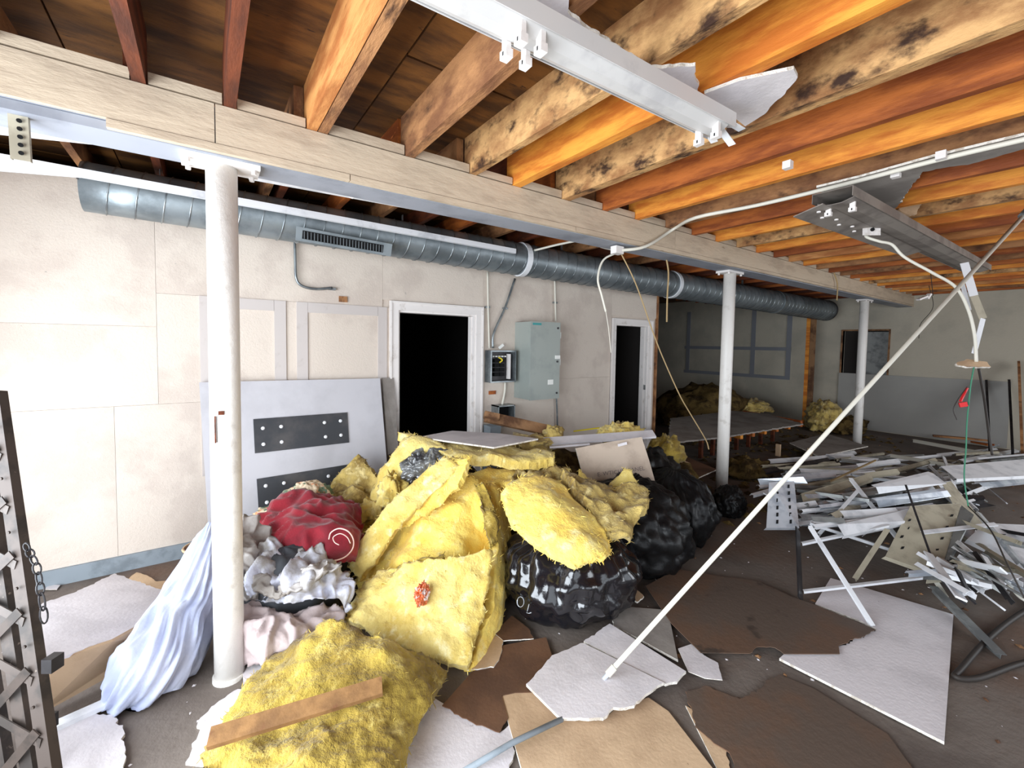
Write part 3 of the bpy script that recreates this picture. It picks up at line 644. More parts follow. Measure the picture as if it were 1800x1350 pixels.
c = W(603, 526, 4.015); tag(obj('wall_patch', box((c.x-.035, 4.008, c.z-.025), (c.x+.035, 4.02, c.z+.025)), 'wood_brown'), 'small broken brown outlet hole in the wall above the second board frame', 'patch')
c = W(866, 690, 4.015); tag(obj('wall_patch', box((c.x-.05, 4.01, c.z-.02), (c.x+.04, 4.02, c.z+.02)), 'wood_red'), 'small reddish wall scar below the breaker box', 'patch')
# leaning panel with bolted plates
TL, TR = W(350, 672, 3.96), W(668, 665, 3.96); BLp = W(366, 925, 3.70)
pn = (TR-TL).cross(BLp-TL).normalized(); PP = (TL, pn)
def ext(t, b): d = b-t; return t + d*((.008-t.z)/d.z)
BL = ext(TL, BLp); BR = ext(TR, onplane(679, 800, *PP))
lp = empty('bolted_display', ((BL+BR)/2), 'large white grey panel with bolted dark plates leaning on the back wall', 'panel')
obj('sheet', slab([TL, TR, BR, BL], .03), 'panel_grey', lp)
def fromp(x, y, o=0.0):
    p = onplane(x, y, *PP); n = pn if pn.dot(EYE-p) > 0 else -pn; return p + n*o, n
for quad, bolts in ((((445, 737), (610, 725), (613, 778), (448, 797)), ((462, 753), (494, 750), (570, 743), (598, 740), (463, 781), (495, 777), (572, 768), (599, 765))),
                    (((451, 842), (640, 812), (650, 872), (455, 905)), ((467, 854), (499, 849), (577, 837), (469, 883), (610, 831), (504, 877), (580, 864), (612, 858)))):
    pt = obj('plate', slab([fromp(x, y, .008)[0] for x, y in quad], .008), 'plate_dark', lp, label='dark bolted steel plate')
    for x, y in bolts:
        p, n = fromp(x, y, .010); obj('bolt', tube([p-n*.004, p+n*.002, p+n*.006], .012, 10, radii=[.014, .014, .008]), 'white_metal', pt)
tb = slab([W(672, 664, 3.99), W(692, 664, 3.99), W(700, 790, 3.85), W(682, 800, 3.82)], .015)
tag(obj('leaning_board', tb, 'board_grey'), 'narrow grey board standing behind the leaning panel beside the doorway', 'board')
#==DEBRIS==
def ins(name, rows, th, m, label, n=10, seed=1, cat='insulation', **k):
    vf = sheet(rows, th, n=n, seed=seed, **k)
    nr = 2*(n*(len(rows)-1 if len(rows) > 2 else 1) + n*(len(rows[0])-1 if len(rows[0]) > 2 else 1))
    o = tag(obj(name, vf, m, smooth=nr), label, cat)
    rr = random.Random(seed*77); V, F = [], []; N = len(vf[0])//2; org = vf[0]
    ringv = list({i for f in vf[1][-nr:] for i in f})
    for i in range(int(nr*1.6)+60):                 # loose glass fibres on edges and face
        p = org[rr.choice(ringv)] if i % 3 else org[rr.randrange(N)]
        d = Vector((rr.uniform(-1, 1), rr.uniform(-1, 1), rr.uniform(-1, 1))).normalized(); L = rr.uniform(.012, .032); sd = d.cross(FW).normalized()*rr.uniform(.0008, .0022); k0 = len(V)
        q = p + d*L*.5; e = q + (d + Vector((rr.uniform(-.6, .6), rr.uniform(-.6, .6), rr.uniform(-.6, .6))))*L*.5
        V += [p-sd, p+sd, q+sd, q-sd, e]; F += [(k0, k0+1, k0+2, k0+3), (k0+3, k0+2, k0+4)]
    obj('loose_fibre', (V, F), m, o, kind='stuff')
    return o
# core of the heap: lumps under the visible batts
def lump(name, px, py, Z, rx, ry, rz, m, label, cat='insulation', seed=1, amp=.28, crease=0, cn=14, rot=0, fs=3, bottom=None, zc=None):
    nu = 144 if crease else 56
    c = D(px, py, Z)
    if zc is not None: c.z = zc
    return tag(obj(name, blob(c, rx, ry, rz, nu=nu, nv=nu//3, amp=amp, crease=crease, cn=cn, seed=seed, floor=.004 if bottom is None else bottom, rot=rot, fs=fs), m, smooth=True), label, cat)
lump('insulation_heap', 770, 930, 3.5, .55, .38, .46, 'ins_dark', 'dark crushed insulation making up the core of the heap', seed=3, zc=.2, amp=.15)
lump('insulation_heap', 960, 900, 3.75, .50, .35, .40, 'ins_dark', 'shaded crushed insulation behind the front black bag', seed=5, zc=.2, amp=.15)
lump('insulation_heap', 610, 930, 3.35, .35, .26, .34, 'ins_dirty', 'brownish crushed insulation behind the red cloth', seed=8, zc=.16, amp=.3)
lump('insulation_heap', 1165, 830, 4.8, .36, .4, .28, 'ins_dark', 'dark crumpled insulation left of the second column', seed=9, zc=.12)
# large yellow batts
ins('insulation_batt', [[(783, 850, 3.14), (830, 846, 3.1), (876, 866, 3.05)], [(700, 925, 3.0), (785, 905, 2.9), (874, 940, 2.88)], [(645, 1010, 2.85), (750, 965, 2.72), (870, 1010, 2.74)], [(640, 1060, 2.66), (750, 1030, 2.56), (862, 1080, 2.54)]], .05, 'ins_bright', 'big bright yellow insulation batt sloping down the middle of the heap', n=18, seed=2, amp=.05, fs=5, folds=.04)
ins('insulation_batt', [[(668, 1012, 2.62), (765, 985, 2.45), (864, 965, 2.55)], [(632, 1052, 2.48), (745, 1060, 2.33), (853, 1065, 2.38)], [(604, 1092, 2.36), (708, 1140, 2.2), (820, 1178, 2.12)]], .055, 'ins_yellow', 'square-cut dirty yellow batt hanging over the heap front, orange wrapper on it', n=16, seed=4, amp=.03, fs=9, fine=.012, folds=.012)
ins('insulation_batt', [[(842, 850, 3.0), (872, 856, 3.06), (892, 880, 3.15)], [(864, 950, 2.72), (878, 960, 2.8), (890, 975, 2.9)], [(858, 1060, 2.45), (870, 1068, 2.5), (878, 1075, 2.6)], [(820, 1176, 2.16), (838, 1182, 2.2), (852, 1176, 2.28)]], .06, 'ins_bright', 'narrow upright yellow batt edge between the big batt and the front black bag', n=12, seed=6, amp=.025)
ins('insulation_batt', [[(835, 855, 2.95), (850, 850, 2.95)], [(850, 905, 2.78), (872, 900, 2.8)], [(862, 960, 2.68), (874, 955, 2.7)]], .05, 'ins_olive', 'short curled olive strip standing at the right edge of the big batt', n=10, seed=16, amp=.03, fs=12)
ins('insulation_batt', [[(690, 1010, 2.55), (735, 985, 2.5), (780, 978, 2.5)], [(672, 1030, 2.48), (730, 1022, 2.42), (785, 1005, 2.42)]], .04, 'ins_olive', 'flattened olive fold lying across the top of the square-cut batt', n=10, seed=26, amp=.02, fs=12)
ins('insulation_batt', [[(612, 985, 2.72), (636, 1024, 2.66)], [(655, 920, 2.76), (688, 948, 2.72)], [(712, 862, 2.85), (744, 888, 2.80)], [(782, 802, 2.98), (812, 826, 2.94)]], .07, 'ins_yellow', 'long folded yellow batt rising diagonally from the red cloth to the heap top', n=14, seed=7, amp=.03, fs=7)
ins('insulation_batt', [[(800, 806, 3.0), (812, 808, 2.98), (826, 812, 2.98)], [(748, 868, 2.92), (775, 866, 2.86), (812, 850, 2.86)], [(702, 930, 2.84), (730, 912, 2.78), (765, 890, 2.82)]], .06, 'ins_bright', 'bright yellow inner face of the long diagonal batt', n=12, seed=17, amp=.025, fs=8, folds=.02)
ins('insulation_batt', [[(470, 1150, .16), (590, 1108, .26), (690, 1140, .22), (786, 1178, .10)], [(435, 1215, .12), (555, 1200, .19), (668, 1215, .19), (765, 1225, .08)], [(390, 1285, .08), (515, 1292, .14), (620, 1300, .14), (722, 1300, .07)], [(345, 1365, .07), (480, 1405, .12), (600, 1425, .12), (690, 1395, .06)]], .05, 'ins_olive', 'large olive yellow batt spread on the floor before the heap, plank on it', n=16, seed=9, amp=.06, fs=5, fine=.012, folds=.03)
ins('insulation_batt', [[(640, 893, 3.3), (668, 912, 3.2)], [(676, 832, 3.35), (706, 856, 3.25)], [(708, 776, 3.42), (738, 802, 3.3)], [(760, 772, 3.45), (790, 800, 3.35)]], .07, 'ins_yellow', 'yellow batt arching over the clear plastic at the top left of the heap', n=10, seed=11, amp=.04)
ins('insulation_batt', [[(700, 770, 3.6), (770, 782, 3.6), (860, 790, 3.6), (972, 798, 3.5)], [(790, 812, 3.25), (850, 812, 3.2), (910, 818, 3.2), (974, 812, 3.25)]], .08, 'ins_yellow', 'thick flat yellow batt across the top of the heap under the white board', n=14, seed=12, amp=.03)
ins('insulation_batt', [[(812, 832, 3.35), (890, 832, 3.35), (970, 838, 3.4)], [(824, 852, 3.12), (890, 856, 3.1), (972, 850, 3.15)]], .07, 'ins_bright', 'second yellow batt layered just under the flat one at the top', n=12, seed=13, amp=.035)
ins('insulation_batt', [[(880, 872, 2.72), (925, 845, 2.85), (978, 850, 2.9)], [(900, 922, 2.52), (965, 890, 2.6), (1028, 908, 2.68)], [(950, 968, 2.38), (1015, 945, 2.42), (1066, 962, 2.5)], [(1008, 998, 2.32), (1042, 988, 2.34), (1064, 984, 2.4)]], .065, 'ins_bright', 'smooth bright yellow batt lying over the front black bag', n=14, seed=14, amp=.02, fine=.008, folds=.01)
ins('insulation_batt', [[(985, 834, 2.98), (1060, 856, 3.0), (1132, 862, 3.05)], [(1008, 866, 2.82), (1072, 896, 2.8), (1140, 888, 2.85)], [(1038, 905, 2.68), (1085, 925, 2.62), (1122, 915, 2.7)], [(1062, 944, 2.56), (1080, 948, 2.54), (1096, 936, 2.6)]], .07, 'ins_dirty', 'dirty grey yellow batt over the right shoulder of the front black bag', n=14, seed=15, amp=.06, fs=7, folds=.03)
ins('insulation_batt', [[(1014, 860, 3.2), (1016, 824, 3.25)], [(1032, 858, 3.15), (1030, 838, 3.2)], [(1050, 862, 3.1), (1048, 852, 3.12)]], .03, 'ins_yellow', 'small pointed yellow tuft left of the triangular batt corner by the tan board', n=8, seed=18, amp=.02, fs=12)
ins('insulation_batt', [[(1068, 862, 3.25), (1098, 824, 3.3)], [(1095, 862, 3.22), (1106, 826, 3.28)], [(1124, 856, 3.22), (1120, 846, 3.24)]], .03, 'ins_yellow', 'triangular yellow batt corner standing in front of the propped tan board', n=8, seed=19, amp=.01)
ins('insulation_batt', [[(910, 820, 3.3), (960, 815, 3.4), (1000, 830, 3.3)], [(900, 850, 3.1), (950, 845, 3.1), (1010, 868, 3.05)], [(905, 870, 3.05), (965, 880, 2.95), (1020, 905, 2.95)]], .05, 'ins_dirty', 'ragged grey yellow clump in the middle of the heap behind the smooth batt', n=12, seed=20, amp=.08, fs=9)
ins('insulation_batt', [[(572, 868, 3.45), (630, 800, 3.55)], [(606, 888, 3.4), (650, 818, 3.5)], [(642, 902, 3.35), (678, 848, 3.42)]], .06, 'ins_dirty', 'mottled batt corner leaning on the dark plate of the leaning panel', n=12, seed=21, amp=.03, fs=9, folds=.015)
lump('insulation_tuft', 655, 905, 3.2, .13, .1, .10, 'ins_dirty', 'small brown yellow tuft right of the red cloth', seed=22, amp=.5, bottom=0)
lump('insulation_tuft', 690, 868, 3.2, .10, .10, .13, 'ins_yellow', 'pale yellow tuft beside the clear plastic', seed=23, amp=.6, bottom=0)
lump('insulation_tuft', 632, 930, 3.1, .12, .1, .07, 'ins_olive', 'olive tuft between the red cloth and the diagonal batt', seed=24, amp=.5, bottom=0)
lump('insulation_tuft', 973, 766, 4.0, .10, .08, .09, 'ins_dirty', 'cream tuft lying by the plank below the electrical cabinet', seed=25, amp=.4, bottom=0)
lump('insulation_tuft', 1092, 762, 4.2, .24, .14, .10, 'ins_yellow', 'yellow crumpled batt on the white strip in front of the second doorway', seed=27, amp=.5, bottom=0, fs=4)
lump('insulation_tuft', 930, 782, 3.8, .26, .15, .08, 'ins_dirty', 'grey mossy tuft under the right end of the top white board', seed=28, amp=.5, bottom=0)
lump('insulation_tuft', 1170, 795, 4.5, .20, .15, .16, 'ins_olive', 'olive batt lump right of the propped tan board', seed=29, amp=.4, bottom=0)
lump('insulation_tuft', 1310, 830, 5.6, .34, .25, .18, 'ins_dark', 'brown batt scrap right of the second column foot', seed=30, amp=.4)
lump('insulation_tuft', 1445, 738, 8.7, .42, .26, .30, 'ins_dirty', 'yellow green batt heap by the bare wood post', seed=31, amp=.5, zc=.28)
lump('insulation_tuft', 1485, 760, 8.6, .5, .3, .18, 'ins_dark', 'low brown rubble heap beside the third column', seed=32, amp=.5, zc=.1)
lump('insulation_tuft', 1325, 716, 9.2, .4, .3, .16, 'ins_dirty', 'small pale tuft on the fallen ceiling section', seed=33, amp=.5, bottom=.3)
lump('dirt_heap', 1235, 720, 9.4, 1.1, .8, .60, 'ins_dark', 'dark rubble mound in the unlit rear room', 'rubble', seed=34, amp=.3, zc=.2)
lump('insulation_tuft', 870, 1080, 2.75, .06, .05, .06, 'ins_yellow', 'tiny yellow tufts between the narrow batt and the black bag', seed=35, amp=.6, bottom=0)
# plastic and bags
b1 = lump('black_bag', 1003, 1000, 2.80, .46, .40, .30, 'black_plastic', 'big shiny black rubbish bag in front, gathered under the smooth yellow batt', 'rubbish bag', seed=41, amp=.10, crease=.085, cn=26, zc=.21)
lump('black_bag', 1105, 950, 3.35, .44, .46, .36, 'dark_bag', 'black rubbish bag bulging behind the front one, below the dirty batt', 'rubbish bag', seed=42, amp=.12, crease=.07, cn=20, zc=.26)
lump('black_bag', 1182, 920, 3.75, .30, .36, .34, 'dark_bag', 'rounded wrinkled black bag at the right end of the row', 'rubbish bag', seed=43, amp=.10, crease=.10, cn=22, zc=.24)
lump('black_bag', 1130, 865, 4.1, .45, .30, .38, 'dark_bag', 'dark bag in the shade under the propped tan board', 'rubbish bag', seed=44, amp=.2, crease=.06, cn=16, zc=.28)
lump('black_bag', 1280, 905, 4.25, .15, .15, .17, 'dark_bag', 'small dark green grey bag at the foot of the second column', 'rubbish bag', seed=45, amp=.15, crease=.08, cn=12, zc=.12)
lump('clear_plastic', 755, 822, 3.3, .20, .15, .14, 'clear_film', 'crumpled shiny clear grey plastic between the batts at the top left of the heap', 'plastic film', seed=46, amp=.3, crease=.12, cn=18, bottom=0)
# lettering on the black bag
T = bvh(b1)
def onto(x, y, o=.003):
    h = T.ray_cast(EYE, ray(x, y).normalized())[0]
    return (h if h is not None else D(x, y, 2.5)) - ray(x, y).normalized()*o
L1 = [onto(915+6.0*math.cos(t), 1058+9*math.sin(t)) for t in [i*math.pi/8 for i in range(17)]]
obj('printed_letter', tube(L1, .0022, 6), 'bright_metal', b1, label='white printed letter O')
obj('printed_letter', tube([onto(930, 1062), onto(928, 1070), onto(926, 1077), onto(930, 1078), onto(934, 1077)], .0022, 6), 'bright_metal', b1, label='white printed letter L')
# orange wrapper
lump('candy_wrapper', 742, 1045, 2.27, .045, .03, .055, 'orange_wrap', 'crumpled shiny orange and white snack wrapper on the square-cut batt', 'wrapper', seed=51, amp=.4, crease=.3, cn=10, rot=.5, bottom=0)
# red cloth and bags around the column
tag(obj('red_cloth', sheet([[(447, 912, 3.0), (500, 888, 3.05), (555, 880, 3.1), (618, 893, 3.1)], [(450, 940, 2.8), (515, 915, 2.78), (585, 912, 2.8), (640, 922, 2.9)], [(465, 962, 2.62), (530, 955, 2.55), (590, 948, 2.6), (636, 955, 2.75)], [(500, 1000, 2.6), (545, 996, 2.52), (595, 990, 2.56), (622, 985, 2.7)]], .012, n=20, seed=3, amp=.05, fs=5, folds=.07, fine=.002, edge=.01, crisp=.03), 'red_cloth', smooth=True), 'crumpled dark red cloth stuffed in the open bag behind the nearest column', 'cloth')
lump('laundry_core', 545, 975, 2.95, .34, .26, .30, 'cloth_dark', 'dark clothing bulk under the red cloth', 'cloth', seed=52, amp=.15, zc=.14)
tag(obj('string_loop', tube([D(*p) for p in ((578, 948, 2.5), (582, 936, 2.5), (596, 929, 2.5), (612, 934, 2.5), (621, 948, 2.52), (620, 964, 2.55), (608, 978, 2.5), (590, 985, 2.45), (570, 986, 2.45), (548, 990, 2.44))], .004, 6, 8), 'string', smooth=True), 'pink white drawstring curling over the red cloth', 'string')
tag(obj('string_loop', tube([D(*p) for p in ((596, 958, 2.48), (588, 953, 2.49), (586, 944, 2.49), (598, 938, 2.49), (610, 944, 2.5), (616, 955, 2.51))], .003, 6, 8), 'string', smooth=True), 'small inner loop of the drawstring on the red cloth', 'string')
lump('cloth_bundle', 540, 880, 3.15, .17, .14, .13, 'plaid', 'plaid cream and green cloth bundle on top of the red cloth', 'cloth', seed=53, amp=.2, crease=.05, cn=10, bottom=0)
lump('cloth_bundle', 485, 905, 3.1, .14, .10, .07, 'plaid', 'small cream cloth roll left of the plaid bundle', 'cloth', seed=54, amp=.3, bottom=0)
k_ = dict(fine=.003, edge=.012, crisp=.03)
tag(obj('plastic_tarp', sheet([[(416, 922, 2.5), (440, 918, 2.55), (458, 935, 2.6)], [(414, 970, 2.38), (445, 960, 2.45), (460, 985, 2.5)], [(418, 1020, 2.3), (440, 1015, 2.35), (462, 1035, 2.4)], [(428, 1058, 2.25), (445, 1062, 2.28), (452, 1066, 2.3)]], .006, n=22, seed=5, amp=.05, fs=9, folds=.07, **k_), 'tarp_grey', smooth=True), 'grey white plastic folds hanging right beside the nearest column', 'plastic sheet')
tag(obj('plastic_tarp', sheet([[(455, 985, 2.5), (500, 978, 2.5), (560, 990, 2.5), (598, 1000, 2.55)], [(450, 1020, 2.36), (505, 1012, 2.32), (560, 1018, 2.34), (612, 1040, 2.42)], [(452, 1052, 2.3), (500, 1062, 2.25), (560, 1052, 2.3), (608, 1052, 2.42)]], .006, n=24, seed=6, amp=.07, fs=9, folds=.09, **k_), 'tarp_mix', smooth=True), 'crumpled white plastic lying over the open bag below the red cloth', 'plastic sheet')
tag(obj('plastic_tarp', sheet([[(440, 1015, 2.3), (480, 1040, 2.3), (520, 1020, 2.3), (560, 985, 2.35)], [(445, 1040, 2.25), (485, 1055, 2.22), (530, 1040, 2.22), (600, 1000, 2.35)]], .006, n=22, seed=8, amp=.03, fs=9, folds=.05, **k_), 'tarp_grey', smooth=True), 'narrow twisted grey fold across the crumpled white plastic', 'plastic sheet')
tag(obj('cloth_bag', sheet([[(398, 1048, 2.32), (450, 1072, 2.28), (510, 1088, 2.28), (606, 1068, 2.42)], [(402, 1075, 2.22), (455, 1105, 2.14), (520, 1110, 2.16), (598, 1090, 2.34)], [(412, 1115, 2.16), (465, 1135, 2.08), (520, 1132, 2.14), (580, 1110, 2.3)], [(432, 1158, 2.16), (470, 1162, 2.13), (505, 1150, 2.18), (560, 1128, 2.3)]], .012, n=22, seed=7, amp=.03, fs=6, folds=.03, **k_), 'tarp_pink', smooth=True), 'pinkish grey cloth bag rim folded open at the foot of the nearest column', 'bag')
lump('bag_core', 500, 1085, 2.5, .30, .22, .30, 'cloth_dark', 'dark contents inside the open cloth bag', 'bag', seed=56, amp=.15, zc=.16)
tag(obj('white_bag', loft([(380, 918, 2.42, 7, .05), (370, 955, 2.38, 21, .08), (352, 1010, 2.3, 30, .11), (330, 1065, 2.22, 37, .13), (304, 1120, 2.12, 44, .15), (272, 1168, 2.05, 52, .16), (238, 1206, 2.02, 38, .13), (212, 1222, 2.02, 14, .05)], n=110, amp=.26, seed=2), 'tarp_white', smooth=True), 'long bluish white crumpled plastic bag slumped against the nearest column', 'plastic bag')
bk = empty('basket', D(350, 975, 2.75)-Vector((0, 0, .1)), 'small brown round bin rim behind the white plastic bag', 'bin')
bc = D(352, 960, 2.8); obj('wall', tube([Vector((bc.x, bc.y, .002)), Vector((bc.x, bc.y, bc.z-.05)), bc], .09, 18, radii=[.07, .085, .09]), 'board_brown', bk); obj('rim', tube([bc+Vector((.09*math.cos(t), .09*math.sin(t), 0)) for t in [i*math.pi/10 for i in range(21)]], .008, 6), 'board_tan', bk)
# boards on and behind the heap
board('white_board', [(735, 768), (795, 757), (880, 762), (946, 771), (868, 786)], 'board_white', 'flat white board on the very top of the heap below the first doorway', h=.885, th=.012)
pbd = board('propped_board', [(1012, 788, 3.55), (1070, 777, 3.6), (1128, 768, 3.65), (1142, 812, 3.6), (1154, 855, 3.55), (1100, 868, 3.5), (1040, 868, 3.45), (1028, 850, 3.48)], 'board_paper', 'tan gypsum board propped upright on the heap with faint printed lettering', th=.013)
def text(s, px, py, Z, size, m, parent, rotpx=(1, 0)):
    cu = bpy.data.curves.new('t', 'FONT'); cu.body = s; cu.size = size; cu.extrude = .0006; cu.align_x = 'CENTER'; cu.resolution_u = 2
    t = bpy.data.objects.new('t', cu); COL.objects.link(t); dg = bpy.context.evaluated_depsgraph_get()
    me = bpy.data.meshes.new_from_object(t.evaluated_get(dg)); bpy.data.objects.remove(t)
    xd = (RT*rotpx[0] + UP*rotpx[1]).normalized(); c = D(px, py, Z); xd2 = UP*rotpx[0]-RT*rotpx[1]
    tl = Vector((0, 0, 0)); v = [c + xd*q.co.x + xd2*q.co.y - FW*(q.co.z) for q in me.vertices]
    return v, [tuple(p.vertices) for p in me.polygons]
obj('printed_text', text('E. WTICHERPANEL', 1092, 832, 3.48, .046, 'print_grey', pbd, (1, .14)), 'print_grey', pbd, label='faint grey printed capitals')
obj('torn_label', bar(D(1086, 783, 3.56), D(1102, 779, 3.57), .022, .002, tuple(-FW)), 'board_white', pbd, label='small white torn label')
tag(obj('metal_strip', bar(D(950, 777, 3.85), D(1150, 763, 3.9), .10, .02, (0, -.5, 1)), 'board_white'), 'long white strip lying over the back of the heap toward the second doorway', 'strip')
tag(obj('metal_strip', bar(D(966, 786, 3.75), D(1036, 780, 3.75), .04, .015), 'board_white'), 'short white strip behind the propped tan board', 'strip')
tag(obj('yellow_strip', bar(D(1008, 758, 4.3), D(1062, 751, 4.3), .015, .012), 'yellow_plastic'), 'thin yellow strip sticking out left of the crumpled batt by the second doorway', 'strip')
pk = empty('broken_plank', D(900, 745, 3.95)-Vector((0, 0, .05)), 'old broken wood plank lying behind the heap below the breaker box', 'plank')
obj('plank', bar(D(852, 732, 3.9), D(965, 757, 4.1), .10, .035, (0, -.9, .5)), 'wood_old', pk)
obj('split_end', bar(D(851, 729, 3.88), D(877, 734, 3.9), .05, .06, (0, -.9, .5)), 'wood_old', pk)
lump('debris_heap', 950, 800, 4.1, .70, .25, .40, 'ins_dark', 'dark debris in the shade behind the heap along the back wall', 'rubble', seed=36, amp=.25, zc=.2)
board('grey_scrap_board', [(1125, 790), (1200, 800), (1260, 825), (1215, 845), (1150, 825)], 'board_brown', 'brown board scrap in the shade left of the second column', h=.25, th=.012)
for i, (a, b) in enumerate((((1172, 800, 4.9), (1212, 816, 4.8)), ((1150, 800, 4.8), (1200, 812, 4.7)), ((1140, 822, 4.6), (1215, 834, 4.5)))):
    tag(obj('wood_lath', bar(D(*a), D(*b), .035, .02), ['board_tan', 'wood_old', 'wood_old'][i]), ['pale lath end left of the second column', 'upper brown lath left of the second column', 'lower brown lath left of the second column'][i], 'lath')
# fallen ceiling section in the rear
fs_ = empty('fallen_roof_section', G(1300, 760, .35), 'grey fallen ceiling sheet lying on a row of orange joist ends in front of the bare wood post', 'ceiling section')
pz = .47
obj('sheet', slab([G(x, y, pz) for x, y in ((1175, 778), (1270, 768), (1412, 745), (1350, 728), (1290, 722), (1180, 735))], .02, jag=True, ja=.01), 'board_grey', fs_)
for i in range(7):
    e0 = G(1283+21*i, 770-4.2*i, .41); dirv = Vector((.25, 1, 0)).normalized()
    obj('joist', bar(e0, e0+dirv*1.1, .05, .10), 'wood_orange' if i % 2 else 'wood_red', fs_)
    obj('foot', bar(e0+dirv*.5-Vector((0, 0, .4)), e0+dirv*.5-Vector((0, 0, .05)), .05, .05, (0, 1, 0)), 'wood_dark', fs_)
board('grey_sheet', [(1388, 778), (1452, 762), (1526, 784), (1440, 802)], 'board_grey', 'dark grey sheet lying flat around the foot of the third column', h=.14, th=.015)
tag(obj('orange_plank', bar(G(1618, 757, .05), G(1745, 782, .05), .22, .03), 'wood_red'), 'orange brown plank on the floor along the far wall', 'plank')
tag(obj('orange_plank', bar(G(1640, 766, .09), G(1790, 778, .12), .10, .03), 'wood_brown'), 'thin brown plank on the floor near the dark leaning bars', 'plank')
for i, (x, y) in enumerate(((1368, 790), (1424, 798))):
    c = G(x, y, .12); tag(obj('paper_bit', box(c-Vector((.02, .03, .1)), c+Vector((.02, .03, .08))), 'board_tan'), ['left cream block end standing below the fallen joists', 'right cream block end standing below the fallen joists'][i], 'block')
# floor boards
board('white_board', [(1370, 1157), (1379, 1149), (1476, 1148), (1472, 1136), (1520, 1118), (1540, 1105), (1515, 1092), (1433, 1061), (1460, 1016), (1500, 1027), (1676, 1080), (1660, 1304)], 'board_white', 'large white drywall sheet lying at the lower right with the brown sheet over its corner', h=.02, th=.013, jag={3, 4})
board('brown_sheet', [(1135, 1030), (1190, 1000), (1262, 1012), (1330, 1020), (1390, 1048), (1430, 1062), (1538, 1106), (1520, 1118), (1474, 1134), (1476, 1149), (1378, 1149), (1362, 1138), (1330, 1137), (1318, 1148), (1232, 1147), (1180, 1095)], 'lino', 'large dark brown flooring sheet curling over the white drywall at the right', h=.034, th=.004, jag={2, 3, 6, 7, 10, 11, 12}, ja=.004, edge='lino')
board('brown_sheet', [(1205, 1215), (1240, 1205), (1300, 1228), (1330, 1216), (1345, 1196), (1372, 1186), (1430, 1210), (1560, 1290), (1640, 1400), (1300, 1400), (1282, 1322), (1228, 1282)], 'lino', 'second dark brown flooring sheet in the lower middle right of the floor', h=.012, th=.005, jag={0, 1, 2, 3, 4, 9, 10, 11}, ja=.005, edge='board_brown')
board('white_board', [(925, 1202), (938, 1190), (970, 1152), (1025, 1130), (1168, 1200), (1130, 1225), (1115, 1240), (1078, 1243), (1060, 1262), (985, 1262)], 'board_white', 'torn white drywall piece under the foot of the long pole', h=.055, th=.013, jag={0, 1, 2, 4, 5, 6, 7, 8}, ja=.004, jl=.02)
board('white_board', [(1026, 1127), (1072, 1096), (1206, 1180), (1190, 1198), (1170, 1202)], 'board_white', 'narrow white drywall strip broken off beside the pole foot', h=.048, th=.013, jag={0, 2, 3, 4}, ja=.004, jl=.02)
board('white_board', [(1078, 1098), (1094, 1066), (1174, 1072), (1192, 1160)], 'board_grey', 'grey white drywall piece behind the pole near the front black bag', h=.03, th=.013, jag={0})
board('paper_scrap', [(1192, 1140), (1215, 1132), (1238, 1152), (1262, 1165), (1270, 1195), (1240, 1192), (1210, 1180)], 'board_white', 'rounded white paper scrap right of the pole foot', 'scrap', h=.025, th=.004, jag={2, 3}, ja=.003)
board('tan_board', [(878, 1215), (905, 1217), (975, 1222), (995, 1262), (1062, 1264), (1085, 1243), (1140, 1226), (1175, 1250), (1262, 1362), (925, 1380)], 'board_tan', 'large tan gypsum sheet at the bottom centre of the floor', h=.018, th=.013, jag={0, 1})
board('cream_board', [(1205, 1240), (1265, 1275), (1285, 1360), (1270, 1370)], 'board_tan', 'tan board corner sticking out right of the large tan sheet', h=.008, th=.006, jag={1}, ja=.006)
board('brown_card', [(777, 1240), (835, 1175), (880, 1135), (960, 1120), (990, 1215), (905, 1217), (882, 1222), (893, 1262), (878, 1287), (832, 1270)], 'board_brown', 'brown cardboard piece left of the torn white drywall', 'cardboard', h=.022, th=.004, edge='board_brown', jag={7, 8, 9}, ja=.004)
board('white_board', [(690, 1370), (705, 1290), (760, 1225), (832, 1268), (878, 1288), (894, 1275), (905, 1320), (885, 1380)], 'board_white', 'off-white board under the brown cardboard at the bottom centre', h=.014, th=.012, jag={4, 5, 6})
board('tan_scrap', [(820, 1175), (855, 1115), (885, 1120), (880, 1150), (868, 1172), (840, 1176)], 'board_tan', 'small tan scrap between the hanging batt and the brown cardboard', 'scrap', h=.028, th=.01, jag=True, ja=.004)
board('tan_scrap', [(868, 1112), (900, 1082), (930, 1105), (938, 1122), (885, 1126)], 'board_brown', 'small brown scrap at the left foot of the front black bag', 'scrap', h=.03, th=.006, jag={2, 3}, ja=.004)
board('tan_scrap', [(1095, 1045), (1115, 1032), (1132, 1048), (1120, 1058)], 'board_tan', 'small tan scrap right of the front black bag', 'scrap', h=.04, th=.01, jag=True, ja=.004)
board('white_board', [(326, 1340), (345, 1300), (352, 1262), (385, 1232), (418, 1211), (470, 1214), (450, 1250), (400, 1290), (370, 1345)], 'board_white', 'white ragged drywall piece under the left edge of the floor batt', h=.012, th=.012, jag={0, 1, 2, 3}, ja=.008)
board('white_board', [(426, 1165), (470, 1155), (480, 1190), (470, 1212), (428, 1210)], 'board_white', 'small white drywall piece just right of the nearest column foot', h=.02, th=.012, jag={0})
board('white_board', [(66, 1380), (78, 1285), (95, 1270), (140, 1252), (200, 1254), (218, 1285), (222, 1330), (205, 1380)], 'board_white', 'white drywall piece with a ragged right end at the bottom left', h=.02, th=.013, jag={3, 4, 5, 6}, ja=.006)
